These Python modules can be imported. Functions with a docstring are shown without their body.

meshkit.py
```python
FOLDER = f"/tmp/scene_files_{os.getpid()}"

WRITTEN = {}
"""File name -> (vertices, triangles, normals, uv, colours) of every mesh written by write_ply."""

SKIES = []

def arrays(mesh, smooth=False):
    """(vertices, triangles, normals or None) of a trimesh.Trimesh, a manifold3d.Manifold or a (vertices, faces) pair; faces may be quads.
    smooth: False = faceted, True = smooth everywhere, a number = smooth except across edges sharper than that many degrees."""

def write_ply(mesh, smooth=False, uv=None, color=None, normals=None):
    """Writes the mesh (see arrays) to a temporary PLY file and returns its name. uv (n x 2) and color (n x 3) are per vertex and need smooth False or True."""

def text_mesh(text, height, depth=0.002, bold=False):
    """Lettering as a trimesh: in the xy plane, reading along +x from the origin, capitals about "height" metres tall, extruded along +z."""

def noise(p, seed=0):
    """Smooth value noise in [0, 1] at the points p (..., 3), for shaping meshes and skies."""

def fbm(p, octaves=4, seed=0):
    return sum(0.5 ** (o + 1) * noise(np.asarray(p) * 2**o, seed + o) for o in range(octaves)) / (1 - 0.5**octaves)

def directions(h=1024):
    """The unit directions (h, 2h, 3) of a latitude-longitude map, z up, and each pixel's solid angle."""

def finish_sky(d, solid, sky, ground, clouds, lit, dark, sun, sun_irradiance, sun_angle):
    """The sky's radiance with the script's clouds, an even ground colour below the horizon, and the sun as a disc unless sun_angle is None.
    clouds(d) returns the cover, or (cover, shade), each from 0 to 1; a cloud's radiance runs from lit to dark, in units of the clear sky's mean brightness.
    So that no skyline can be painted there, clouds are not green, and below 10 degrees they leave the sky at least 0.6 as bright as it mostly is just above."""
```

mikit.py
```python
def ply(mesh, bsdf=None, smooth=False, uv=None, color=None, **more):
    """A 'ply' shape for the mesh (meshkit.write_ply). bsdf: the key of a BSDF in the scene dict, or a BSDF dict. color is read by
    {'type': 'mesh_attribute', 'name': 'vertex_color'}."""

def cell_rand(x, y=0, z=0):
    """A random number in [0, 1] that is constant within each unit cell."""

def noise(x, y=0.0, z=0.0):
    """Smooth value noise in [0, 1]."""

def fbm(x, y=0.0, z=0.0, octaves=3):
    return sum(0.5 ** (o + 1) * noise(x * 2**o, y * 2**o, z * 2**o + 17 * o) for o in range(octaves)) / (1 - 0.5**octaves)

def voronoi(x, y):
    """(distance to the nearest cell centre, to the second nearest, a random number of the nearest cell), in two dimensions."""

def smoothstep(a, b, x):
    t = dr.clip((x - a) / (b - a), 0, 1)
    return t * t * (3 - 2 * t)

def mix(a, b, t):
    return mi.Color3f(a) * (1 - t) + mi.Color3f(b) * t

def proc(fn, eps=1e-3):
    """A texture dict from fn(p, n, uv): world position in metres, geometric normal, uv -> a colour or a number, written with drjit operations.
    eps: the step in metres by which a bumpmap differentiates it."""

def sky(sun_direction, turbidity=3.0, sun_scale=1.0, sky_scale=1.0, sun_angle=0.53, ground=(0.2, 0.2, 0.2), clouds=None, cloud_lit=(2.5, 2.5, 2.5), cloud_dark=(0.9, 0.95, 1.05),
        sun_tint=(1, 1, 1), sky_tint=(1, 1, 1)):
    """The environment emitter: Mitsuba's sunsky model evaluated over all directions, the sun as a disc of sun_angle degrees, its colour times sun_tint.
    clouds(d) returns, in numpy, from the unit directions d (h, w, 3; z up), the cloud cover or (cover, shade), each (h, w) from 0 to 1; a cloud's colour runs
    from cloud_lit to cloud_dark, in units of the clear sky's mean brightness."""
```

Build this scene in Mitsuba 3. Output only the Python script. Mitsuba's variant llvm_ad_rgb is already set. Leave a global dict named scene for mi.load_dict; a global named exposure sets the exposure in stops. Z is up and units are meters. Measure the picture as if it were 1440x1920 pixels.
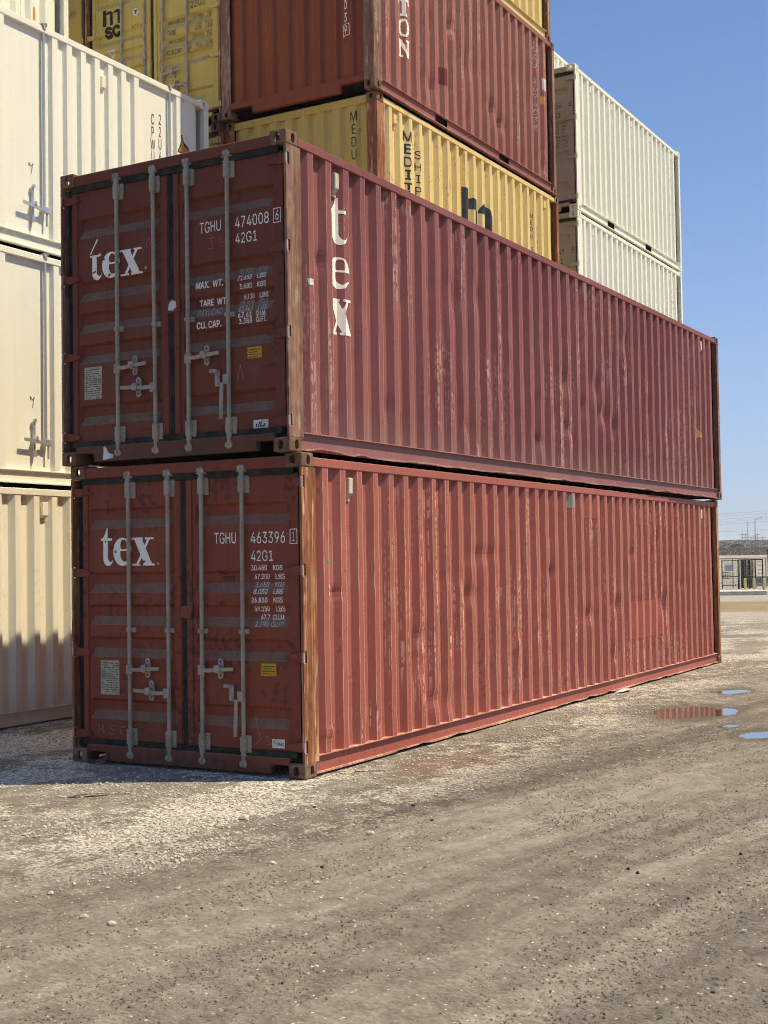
import math
import numpy as np
import trimesh
import manifold3d as m3
import drjit as dr
import mitsuba as mi
import mikit
import meshkit
from mikit import noise, smoothstep, mix, voronoi, cell_rand
from shapely.geometry import Polygon, Point, box as sbox, MultiPolygon, LineString
from shapely.ops import unary_union
from shapely import affinity

scene, labels = {'type': 'scene'}, {}
T4 = mi.ScalarTransform4f

# ------------------------------------------------------------------ camera, sky, exposure
CAM = np.array([5.6812, -8.7277, 1.7195])
YAW, PITCH, ROLL, F = 0.5146, 0.0366, -0.0158, 2460.6
fwd = np.array([-math.sin(YAW) * math.cos(PITCH), math.cos(YAW) * math.cos(PITCH), math.sin(PITCH)])
rgt = np.array([math.cos(YAW), math.sin(YAW), 0.0])
upv = np.cross(rgt, fwd)
upr = -math.sin(ROLL) * rgt + math.cos(ROLL) * upv
scene['camera'] = {'type': 'perspective', 'fov': math.degrees(2 * math.atan(720 / F)), 'fov_axis': 'x',
                   'near_clip': 0.1, 'far_clip': 6000.0,
                   'to_world': T4().look_at(origin=CAM.tolist(), target=(CAM + fwd).tolist(), up=upr.tolist())}
EL = math.radians(58.4)
SUN = [0.868 * math.cos(EL), 0.497 * math.cos(EL), math.sin(EL)]
def horizon_haze(d):
    el = np.arcsin(np.clip(d[..., 2], 0, 1))
    return 0.62 * np.exp(-el / 0.13)


scene['sky'] = mikit.sky(SUN, turbidity=3.0, sky_scale=0.93, ground=(0.15, 0.14, 0.12), sun_tint=(0.985, 1.0, 0.93), sky_tint=(0.87, 0.96, 1.10),
                         clouds=horizon_haze, cloud_lit=(1.72, 1.86, 1.92))
exposure = 2.0

W, H, L40, L20 = 2.438, 2.591, 12.192, 6.058
rng = np.random.default_rng(7)


# ------------------------------------------------------------------ materials
def lin(r, g, b):
    f = lambda c: ((c / 255 + 0.055) / 1.055) ** 2.4 if c > 10 else c / 255 / 12.92
    return [f(r), f(g), f(b)]


def mat(name, color, rough=0.6, metallic=0.0, spec=0.16, bump=None):
    d = {'type': 'principled', 'roughness': rough, 'metallic': metallic, 'specular': spec,
         'base_color': {'type': 'rgb', 'value': color} if isinstance(color, list) else color}
    if bump:
        d = {'type': 'bumpmap', 'arbitrary': bump, 'scale': 1.0, 'b': d}
    scene[name] = {'type': 'twosided', 'bsdf': d}


def paint(base, faded, edge=(0.55, 0.3, 0.2), rust=(0.17, 0.06, 0.025), fade=0.6, streaks=0.25, scuff_glint=0.6, rusty=0.2, dust=(0.2, 0.18, 0.16), dustiness=0.0, foot=None, seed=0.0):
    """Old container paint: broad fading, thin upright streaks, worn fold edges with painted sun glints (uv.x runs across one fold, uv.y > 0.5 on outer folds), rust spots, dust on ledges."""
    def fn(p, n, uv):
        h, z = p.x + p.y + seed, p.z
        big = noise(h * 0.8, z * 0.55, seed)
        s1 = noise(h * 19, z * 0.8, 2.0 + seed)
        s2 = noise(h * 60, z * 2.2, 5.0)
        c = mix(base, faded, dr.clip(fade * (0.35 + 0.9 * big + 0.7 * (s1 - 0.5)), 0, 1))
        c = c * (1 - streaks * (0.55 * s1 + 0.45 * s2 - 0.3))
        g = noise(h * 30, z * 30, 9.0)
        spot = smoothstep(0.76, 0.86, 0.55 * noise(h * 7, z * 3.0, 1.0 + seed) + 0.45 * g + rusty * 0.2)
        c = mix(c, rust, spot * rusty * 2)
        e = dr.maximum(smoothstep(0.12, 0.0, uv.x), smoothstep(0.90, 1.0, uv.x)) * uv.y  # fold edges: chipped wear plus a pale line painted as caught light
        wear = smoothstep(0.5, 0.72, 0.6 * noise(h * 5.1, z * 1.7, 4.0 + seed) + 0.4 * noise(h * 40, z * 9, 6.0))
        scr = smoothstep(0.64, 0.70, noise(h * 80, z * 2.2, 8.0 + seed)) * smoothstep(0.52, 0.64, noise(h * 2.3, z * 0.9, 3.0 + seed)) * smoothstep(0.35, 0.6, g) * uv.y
        bend_glint = smoothstep(0.90, 0.97, uv.x) * smoothstep(0.9, 1.0, uv.y) * (0.30 + 0.35 * noise(h * 3.0, z * 1.2, 2.0))  # sun highlight painted along the sun-facing edge of each outer fold
        c = mix(c, edge, dr.clip(bend_glint * scuff_glint + e * (0.42 + 0.9 * wear) * scuff_glint + scr * scuff_glint, 0, 0.92))
        if dustiness > 0:
            lay = smoothstep(0.2, 0.5, n.z) * (0.62 + 0.5 * (noise(h * 45, z * 60, 3.0) - 0.5) + 0.4 * (noise(h * 9, z * 12, 2.0) - 0.5))
            c = mix(c, dust, dr.clip(lay * dustiness, 0, 0.95))
        if foot is not None:
            z0, hgt, col, amt = foot
            f = smoothstep(z0 + hgt, z0, z + 0.35 * hgt * (s1 - 0.5)) * (0.4 + 0.6 * noise(h * 9, z * 5, 7.0))
            c = mix(c, col, dr.clip(f * amt, 0, 1))
        return c
    return mikit.proc(fn)


def rustpost(base, tan, pale, seed=0.0):
    """A scraped corner post: upright scratches through paint, primer and rust."""
    def fn(p, n, uv):
        h, z = (p.x + p.y + seed), p.z
        s = noise(h * 55, z * 2.6, seed)
        s2 = noise(h * 120, z * 7.0, 3.0)
        b = noise(h * 6, z * 1.3, 5.0 + seed)
        c = mix(base, tan, smoothstep(0.35, 0.7, 0.5 * s + 0.5 * b))
        c = mix(c, pale, smoothstep(0.66, 0.8, 0.6 * s2 + 0.4 * noise(h * 25, z * 1.5, 2.0)) * 0.75)
        return c * (0.75 + 0.5 * noise(h * 30, z * 14, 8.0))
    return mikit.proc(fn)


def grime(base, dirt, scale=20.0, amount=0.6):
    def fn(p, n, uv):
        a = noise(p.x * scale + p.y * scale, p.y * scale * 0.6, p.z * scale * 0.5)
        b = noise(p.x * scale * 4, p.y * scale * 4, p.z * scale * 3)
        return mix(base, dirt, dr.clip(amount * smoothstep(0.35, 0.75, 0.6 * a + 0.4 * b), 0, 1))
    return mikit.proc(fn)


MAROON = paint((0.200, 0.056, 0.052), (0.295, 0.108, 0.101), edge=(0.50, 0.31, 0.26), fade=0.8, streaks=0.36, scuff_glint=0.72, rusty=0.12, foot=(2.76, 0.36, (0.36, 0.28, 0.24), 0.26))
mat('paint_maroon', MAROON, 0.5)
RED = paint((0.315, 0.080, 0.058), (0.415, 0.148, 0.116), edge=(0.66, 0.42, 0.31), fade=0.65, streaks=0.26, scuff_glint=1.0, rusty=0.24, seed=3.3)
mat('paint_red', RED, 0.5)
BROWN_DOOR = paint((0.155, 0.032, 0.017), (0.200, 0.068, 0.042), edge=(0.25, 0.14, 0.10), rust=(0.06, 0.03, 0.02), fade=0.6, streaks=0.35, scuff_glint=0.4, rusty=0.25, dust=(0.21, 0.165, 0.115), dustiness=1.15, foot=(2.6, 0.28, (0.075, 0.055, 0.04), 0.9), seed=1.7)
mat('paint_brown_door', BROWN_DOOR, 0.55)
RED_DOOR = paint((0.225, 0.042, 0.021), (0.260, 0.080, 0.050), edge=(0.30, 0.16, 0.11), rust=(0.07, 0.03, 0.02), fade=0.6, streaks=0.35, scuff_glint=0.4, rusty=0.28, dust=(0.22, 0.17, 0.12), dustiness=1.1, foot=(0.0, 0.22, (0.075, 0.05, 0.038), 0.9), seed=5.1)
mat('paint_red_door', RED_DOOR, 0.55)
mat('rusty_post', rustpost((0.23, 0.085, 0.040), (0.41, 0.205, 0.098), (0.58, 0.42, 0.30), 2.0), 0.7)
mat('dull_post', rustpost((0.19, 0.095, 0.065), (0.27, 0.16, 0.11), (0.42, 0.33, 0.27), 6.0), 0.7)
mat('rusty_casting', grime((0.155, 0.082, 0.05), (0.25, 0.165, 0.115), 14, 0.8), 0.75)
mat('dark_casting', grime((0.075, 0.052, 0.036), (0.14, 0.095, 0.06), 18, 0.8), 0.75)
mat('paint_yellow', paint((0.69, 0.515, 0.165), (0.77, 0.64, 0.30), edge=(0.40, 0.26, 0.12), rust=(0.2, 0.09, 0.03), fade=0.7, streaks=0.2, scuff_glint=0.35, rusty=0.16, dust=(0.3, 0.27, 0.2), dustiness=0.5, seed=8.2), 0.55)
mat('paint_rust_red', paint((0.255, 0.080, 0.060), (0.34, 0.14, 0.112), edge=(0.52, 0.34, 0.25), fade=0.8, streaks=0.28, scuff_glint=0.7, rusty=0.15, seed=11.0), 0.55)
mat('paint_orange_brown', paint((0.225, 0.052, 0.023), (0.255, 0.070, 0.035), edge=(0.45, 0.26, 0.15), fade=0.6, streaks=0.3, scuff_glint=0.5, rusty=0.2, seed=12.5), 0.55)
mat('paint_cream', paint((0.795, 0.795, 0.650), (0.815, 0.815, 0.69), edge=(0.85, 0.83, 0.72), rust=(0.45, 0.35, 0.22), fade=0.6, streaks=0.06, scuff_glint=0.15, rusty=0.03, seed=4.0), 0.45)
mat('paint_mustard', paint((0.52, 0.375, 0.095), (0.57, 0.44, 0.145), edge=(0.40, 0.26, 0.12), rust=(0.2, 0.09, 0.03), fade=0.7, streaks=0.25, scuff_glint=0.4, rusty=0.2, dust=(0.30, 0.26, 0.19), dustiness=0.8, seed=9.4), 0.6)
mat('paint_khaki', paint((0.43, 0.405, 0.30), (0.47, 0.445, 0.34), edge=(0.6, 0.54, 0.42), fade=0.6, streaks=0.1, scuff_glint=0.2, rusty=0.05, seed=15.0), 0.55)
mat('paint_beige', paint((0.74, 0.715, 0.55), (0.79, 0.77, 0.62), edge=(0.72, 0.66, 0.52), rust=(0.4, 0.28, 0.16), fade=0.7, streaks=0.12, scuff_glint=0.3, rusty=0.06, foot=(0.14, 0.35, (0.4, 0.33, 0.23), 0.5), seed=14.0), 0.5)
mat('zinc_rod', grime((0.36, 0.315, 0.24), (0.22, 0.175, 0.125), 11, 0.55), 0.5, 0.0, 0.3)
mat('hinge_steel', grime((0.55, 0.50, 0.44), (0.30, 0.22, 0.16), 40, 0.5), 0.5)
mat('vent_cream', grime((0.60, 0.55, 0.44), (0.36, 0.29, 0.22), 30, 0.5), 0.6)
mat('pale_steel', grime((0.42, 0.37, 0.33), (0.20, 0.14, 0.11), 30, 0.7), 0.5)
mat('galvanised', [0.52, 0.53, 0.54], 0.35, 0.6, 0.5)
mat('gasket_rubber', grime((0.022, 0.024, 0.02), (0.075, 0.065, 0.048), 15, 0.5), 0.8)
mat('black_steel', [0.012, 0.011, 0.010], 0.8)
mat('white_print', grime((0.92, 0.88, 0.77), (0.74, 0.67, 0.57), 25, 0.3), 0.6)
mat('worn_white_print', grime((0.66, 0.62, 0.57), (0.30, 0.22, 0.19), 40, 0.5), 0.6)
mat('faint_white_print', grime((0.42, 0.37, 0.32), (0.24, 0.18, 0.15), 40, 0.5), 0.6)
mat('black_print', grime((0.02, 0.02, 0.022), (0.06, 0.055, 0.045), 40, 0.7), 0.6)
mat('navy_print', grime((0.028, 0.036, 0.045), (0.07, 0.075, 0.07), 20, 0.6), 0.6)
mat('chalk_mark', grime((0.33, 0.23, 0.20), (0.2, 0.08, 0.06), 60, 0.8), 0.9)
mat('yellow_sticker', [0.52, 0.31, 0.02], 0.5)
mat('orange_sticker', [0.55, 0.30, 0.06], 0.5)
mat('data_plate_metal', grime((0.46, 0.41, 0.29), (0.24, 0.20, 0.14), 45, 0.7), 0.5)
mat('white_paper', grime((0.66, 0.65, 0.62), (0.38, 0.36, 0.34), 30, 0.5), 0.6)
mat('grey_patch', grime((0.33, 0.29, 0.27), (0.24, 0.16, 0.14), 20, 0.5), 0.6)
mat('fresh_red', paint((0.45, 0.145, 0.105), (0.49, 0.18, 0.135), fade=0.5, streaks=0.15, scuff_glint=0.4, rusty=0.05), 0.5)
mat('fresh_red_dull', [0.20, 0.055, 0.04], 0.5)
mat('chalk_cream', [0.5, 0.45, 0.34], 0.7)
mat('dark_red', [0.16, 0.03, 0.035], 0.5)
mat('green_tape', [0.10, 0.36, 0.25], 0.5)


# ------------------------------------------------------------------ mesh helpers
class MB:
    def __init__(self):
        self.V, self.F, self.U, self.n = [], [], [], 0

    def add(self, V, F, uv=None):
        V, F = np.asarray(V, float), np.asarray(F, int)
        if F.shape[1] == 4:
            F = np.vstack([F[:, [0, 1, 2]], F[:, [0, 2, 3]]])
        self.V.append(V); self.F.append(F + self.n)
        self.U.append(np.tile([0.5, 0.0], (len(V), 1)) if uv is None else np.asarray(uv, float))
        self.n += len(V)
        return self

    def box(self, x0, x1, y0, y1, z0, z1):
        v = [[x, y, z] for x in (x0, x1) for y in (y0, y1) for z in (z0, z1)]
        return self.add(v, [[0, 1, 3, 2], [4, 6, 7, 5], [0, 4, 5, 1], [2, 3, 7, 6], [0, 2, 6, 4], [1, 5, 7, 3]])

    def cbox(self, x0, x1, y0, y1, z0, z1, c=0.004):
        """A box with chamfered edges."""
        lo, hi = np.array([x0, y0, z0]), np.array([x1, y1, z1])
        pts = []
        for s in np.ndindex(2, 2, 2):
            k = np.where(s, hi, lo); d = np.where(s, -c, c)
            for a in range(3):
                q = k.copy()
                for b in range(3):
                    if b != a:
                        q[b] += d[b]
                pts.append(q)
        h = trimesh.convex.convex_hull(np.array(pts))
        return self.add(h.vertices, h.faces)

    def cyl(self, p0, p1, r, n=12, r1=None):
        p0, p1 = np.asarray(p0, float), np.asarray(p1, float)
        d = (p1 - p0) / np.linalg.norm(p1 - p0)
        a = np.cross(d, [0, 0, 1] if abs(d[2]) < 0.9 else [1, 0, 0]); a /= np.linalg.norm(a)
        b = np.cross(d, a); t = np.arange(n) * 2 * np.pi / n
        ring = np.cos(t)[:, None] * a + np.sin(t)[:, None] * b
        i = np.arange(n); j = (i + 1) % n
        r1 = r if r1 is None else r1
        self.add(np.vstack([p0 + r * ring, p1 + r1 * ring]), np.stack([i, j, j + n, i + n], 1))
        for p, rr in ((p0, r), (p1, r1)):
            self.add(np.vstack([p + rr * ring, [p]]), np.stack([i, j, i * 0 + n], 1))
        return self

    def poly(self, pg, z0, z1, frame):
        """A polygon extruded from z0 to z1, put in place by frame: (a, b, c) -> xyz."""
        for g in geoms(pg):
            m = trimesh.creation.extrude_polygon(g, z1 - z0, engine='earcut')
            self.add(frame(m.vertices[:, 0], m.vertices[:, 1], m.vertices[:, 2] + z0), m.faces)
        return self

    def done(self):
        return np.vstack(self.V), np.vstack(self.F), np.vstack(self.U)


def geoms(g):
    return [q for q in getattr(g, 'geoms', [g]) if q.geom_type == 'Polygon' and q.area > 1e-8]


def numbered(key):
    if key not in scene and key not in labels and not any(k.startswith(key + '__') for k in scene):
        return key
    i = 1
    while f'{key}_{i:03d}' in scene or any(k.startswith(f'{key}_{i:03d}__') for k in scene):
        i += 1
    return f'{key}_{i:03d}'


def shape(mb, smooth=False):
    V, F, U = mb.done() if isinstance(mb, MB) else mb
    return mikit.ply((V, F), None, smooth=smooth, uv=U)


def obj(key, mb, bsdf, tw=None, smooth=False, **lab):
    """One entry of the scene under the next free number of its key."""
    d = dict(mb) if isinstance(mb, dict) else shape(mb, smooth)
    key = numbered(key)
    d['bsdf'] = {'type': 'ref', 'id': bsdf}
    if tw is not None:
        d['to_world'] = tw
    scene[key] = d
    if lab:
        labels[key] = lab
    return key


CACHE = {}


def cached(name, fn, smooth=False):
    if name not in CACHE:
        CACHE[name] = shape(fn(), smooth)
    return CACHE[name]


# lettering ---------------------------------------------------------
GL = {}


def text(s, h, cond=0.62, bold=False):
    """Lettering as a polygon: capitals h tall from the origin, squeezed in width by cond."""
    if (s, bold) not in GL:
        m = meshkit.text_mesh(s, 1.0, 0.01, bold)
        tri = m.triangles[(m.triangles[:, :, 2] > 0.009).all(1)][:, :, :2]
        GL[s, bold] = unary_union([Polygon(t).buffer(1e-4) for t in tri if Polygon(t).area > 1e-9]).simplify(0.006)
    return affinity.scale(GL[s, bold], h * cond, h, origin=(0, 0))


def fit(s, x0, z0, x1, z1, bold=False):
    """The text s filling the box from (x0, z0) to (x1, z1)."""
    g = text(s, 1.0, 1.0, bold); b = g.bounds
    sx, sz = (x1 - x0) / (b[2] - b[0]), (z1 - z0) / (b[3] - b[1])
    return affinity.affine_transform(g, [sx, 0, 0, sz, x0 - b[0] * sx, z0 - b[1] * sz])


def column(s, xc, ztop, h, pitch, cond=0.62, bold=False):
    """Letters one below the other, centred on xc."""
    out = []
    for i, ch in enumerate(s):
        if ch != ' ':
            g = text(ch, h, cond, bold); b = g.bounds
            out.append(affinity.translate(g, xc - (b[0] + b[2]) / 2, ztop - h - i * pitch))
    return unary_union(out)


def ell(cx, cy, rx, ry):
    return affinity.scale(Point(cx, cy).buffer(1, 24), rx, ry, origin=(cx, cy))


def glyph_t():
    stem = Polygon([(0.13, 0.25), (0.13, 0.9), (0.0, 0.9), (0.0, 0.97), (0.13, 1.02), (0.26, 1.18), (0.33, 1.36), (0.38, 1.36), (0.38, 1.0), (0.62, 1.0), (0.62, 0.9), (0.38, 0.9), (0.38, 0.25)])
    foot = ell(0.40, 0.27, 0.27, 0.29).difference(ell(0.53, 0.33, 0.15, 0.20)).intersection(sbox(0.1, -0.1, 0.8, 0.27))
    return unary_union([stem, foot])


def glyph_e():
    o = ell(0.34, 0.5, 0.34, 0.52).difference(ell(0.385, 0.74, 0.12, 0.21)).difference(sbox(0.26, 0.40, 0.9, 0.535).difference(sbox(0, 0, 0.27, 1)))
    o = o.difference(ell(0.45, 0.42, 0.19, 0.30).intersection(sbox(0.26, 0.1, 0.8, 0.54)))
    o = o.difference(Polygon([(0.4, 0.54), (0.9, 0.54), (0.9, 0.22), (0.62, 0.22), (0.5, 0.3)]))
    return unary_union([o, sbox(0.22, 0.53, 0.66, 0.60), Polygon([(0.46, 0.07), (0.66, 0.22), (0.63, 0.26), (0.44, 0.14)])])


def glyph_x():
    thick = Polygon([(0.06, 1.0), (0.36, 1.0), (0.80, 0.0), (0.50, 0.0)])
    thin = Polygon([(0.62, 1.0), (0.72, 1.0), (0.24, 0.0), (0.14, 0.0)])
    ser = [sbox(-0.02, 0.93, 0.42, 1.0), sbox(0.50, 0.93, 0.84, 1.0), sbox(0.0, 0.0, 0.34, 0.07), sbox(0.42, 0.0, 0.88, 0.07)]
    return unary_union([thick, thin] + ser)


def place(g, x0, z0, x1, z1):
    b = g.bounds; sx, sz = (x1 - x0) / (b[2] - b[0]), (z1 - z0) / (b[3] - b[1])
    return affinity.affine_transform(g, [sx, 0, 0, sz, x0 - b[0] * sx, z0 - b[1] * sz])


def wear_off(g, seed, n=14, r=0.02):
    """Chips and scratches taken out of painted lettering."""
    q = np.random.default_rng(seed); b = g.bounds
    cut = [affinity.rotate(ell(q.uniform(b[0], b[2]), q.uniform(b[1], b[3]), r * q.uniform(0.15, 0.8), r * q.uniform(0.1, 0.4)), q.uniform(0, 180)) for _ in range(n)]
    return g.difference(unary_union(cut))


def decal(pg, ub, vb, S, off):
    """A painted polygon laid on the folded sheet S(u, v) -> (xyz, normal), cut at the sheet's fold lines ub and vb."""
    mb = MB()
    for g in geoms(pg):
        x0, z0, x1, z1 = g.bounds
        us = [u for u in ub if x0 < u < x1]; us = [x0 - 1e-6] + us + [x1 + 1e-6]
        vs = [v for v in vb if z0 < v < z1]; vs = [z0 - 1e-6] + vs + [z1 + 1e-6]
        for a, b in zip(us, us[1:]):
            col = g.intersection(sbox(a, z0 - 1, b, z1 + 1))
            for c, d in zip(vs, vs[1:]):
                for k in geoms(col.intersection(sbox(a, c, b, d))):
                    try:
                        v, f = trimesh.creation.triangulate_polygon(k, engine='earcut')
                    except Exception:
                        continue
                    if len(f):
                        P, N = S(v[:, 0], v[:, 1], (a + b) / 2, (c + d) / 2)
                        mb.add(P + off * N, f)
    return mb if mb.n else None


# ------------------------------------------------------------------ corner casting
def casting_mesh(top=True):
    """For the right front corner, its outer corner at the origin: x < 0, y > 0; top casting: z < 0, else z > 0."""
    X, Y, Z, r = 0.162, 0.178, 0.118, 0.012
    pts = []
    sp = trimesh.creation.icosphere(1, r).vertices
    zz = (-Z + r, -r) if top else (r, Z - r)
    for x in (-X + r, -r):
        for y in (r, Y - r):
            for z in zz:
                pts.append(sp + [x, y, z])
    body = m3.Manifold.hull_points(np.vstack(pts))
    zc = -Z / 2 if top else Z / 2
    cav = m3.Manifold.cube([X - 0.05, Y - 0.056, Z - 0.05], True).translate([-X / 2 - 0.002, Y / 2 + 0.002, zc])

    def slot(w, h):
        cs = unary_union([LineString([(0, -(h - w) / 2), (0, (h - w) / 2)]).buffer(w / 2, 6)])
        return m3.CrossSection([np.array(cs.exterior.coords if cs.exterior.is_ccw else cs.exterior.coords[::-1])[:-1]])
    front = m3.Manifold.extrude(slot(0.054, 0.079), 0.3).rotate([90, 0, 0]).translate([-0.089, 0.1, zc])
    side = m3.Manifold.extrude(slot(0.051, 0.079), 0.3).rotate([90, 0, 90]).translate([-0.06, 0.101, zc])
    lid = m3.Manifold.extrude(slot(0.0635, 0.124), 0.1).translate([-0.08, 0.09, -0.05 if top else -0.05])
    m = (body - cav - front - side - lid).to_mesh()
    mb = MB(); mb.add(m.vert_properties[:, :3], m.tri_verts)
    return mb


def corrugation(L, pitch=0.277, ends=0.22, flats=(), x_out=-0.012, x_in=-0.066, a=0.058, b=0.0805):
    """Break points (y, x) of a corrugated side sheet: valley next to the posts, wide flat valleys where flats says so."""
    pts, y = [(ends, x_in)], ends + 0.055
    end = L - ends - 0.05
    while y + 2 * a + b < end:
        hit = [f for f in flats if y + 2 * a + b > f[0] and y < f[1]]
        if hit:
            y = hit[0][1]
            continue
        pts += [(y, x_in), (y + a, x_out), (y + a + b, x_out), (y + 2 * a + b, x_in)]
        y += pitch
    pts.append((L - ends, x_in))
    return np.array(pts)


class Sheet:
    """A corrugated sheet: u along, v up; dents push it in."""
    def __init__(self, prof, vs, dents=(), wobble=0.0, seed=0):
        self.p, self.vs, self.dents, self.wob, self.seed = prof, np.asarray(vs), dents, wobble, seed

    def dent(self, u, v):
        d = np.zeros(np.broadcast(u, v).shape)
        for (du, dv, ru, rv, am) in self.dents:
            d -= am * np.exp(-((u - du) / ru) ** 2 - ((v - dv) / rv) ** 2)
        if self.wob:
            q = np.stack([np.broadcast_to(u, d.shape) * 1.6, np.broadcast_to(v, d.shape) * 1.9, d * 0 + self.seed], -1)
            d -= self.wob * (meshkit.fbm(q, 2, 3) - 0.5) * 2
            q2 = q * [4.2, 2.4, 1]
            d -= self.wob * 1.1 * np.clip(meshkit.noise(q2, 9) - 0.66, 0, 1) * 3
        edge = np.clip(np.minimum(v - self.vs[0], self.vs[-1] - v) / 0.12, 0, 1)
        return d * edge

    def __call__(self, u, v):
        return np.interp(u, self.p[:, 0], self.p[:, 1]) + self.dent(u, v)

    def mesh(self, frame):
        mb, n = MB(), len(self.vs)
        for (y0, x0), (y1, x1) in zip(self.p, self.p[1:]):
            flat = abs(x0 - x1) < 1e-6
            kmax = max(1, int((y1 - y0) / 0.12)) if flat else 1
            for k in range(kmax):
                a, b = y0 + (y1 - y0) * k / kmax, y0 + (y1 - y0) * (k + 1) / kmax
                u = np.repeat([a, b], n); v = np.tile(self.vs, 2)
                P = frame(u, v, self(u, v))
                i = np.arange(n - 1)
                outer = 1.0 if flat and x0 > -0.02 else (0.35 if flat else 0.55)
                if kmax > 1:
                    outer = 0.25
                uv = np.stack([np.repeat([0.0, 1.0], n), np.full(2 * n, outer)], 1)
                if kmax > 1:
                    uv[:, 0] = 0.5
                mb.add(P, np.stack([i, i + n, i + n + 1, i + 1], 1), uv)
        return mb

    def decal(self, pg, frame, off=0.003, n=(1, 0, 0)):
        def S(u, v, uc, vc):
            k = int(np.clip(np.searchsorted(self.p[:, 0], uc) - 1, 0, len(self.p) - 2))
            (y0, x0), (y1, x1) = self.p[k], self.p[k + 1]
            x = x0 + (x1 - x0) * (u - y0) / (y1 - y0)
            j = int(np.clip(np.searchsorted(self.vs, vc) - 1, 0, len(self.vs) - 2))
            va, vb = self.vs[j], self.vs[j + 1]
            ua, ub = y0, y1
            fu, fv = (u - ua) / (ub - ua), (v - va) / (vb - va)
            c = [self.dent(np.array(a), np.array(b)) for a, b in ((ua, va), (ub, va), (ua, vb), (ub, vb))]
            d = (1 - fu) * (1 - fv) * c[0] + fu * (1 - fv) * c[1] + (1 - fu) * fv * c[2] + fu * fv * c[3]
            return frame(u, v, x + d + off), 0.0
        return decal(pg, list(self.p[:, 0]), list(self.vs), S, 0.0)


# ------------------------------------------------------------------ container
def tw(x, y, z, yaw=0.0):
    return T4().translate([x, y, z]).rotate([0, 0, 1], math.degrees(yaw))


RAIL0, RAIL1 = H - 0.108, H - 0.034          # top side rail
SILL = 0.165                                # top of the bottom side rail


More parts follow.
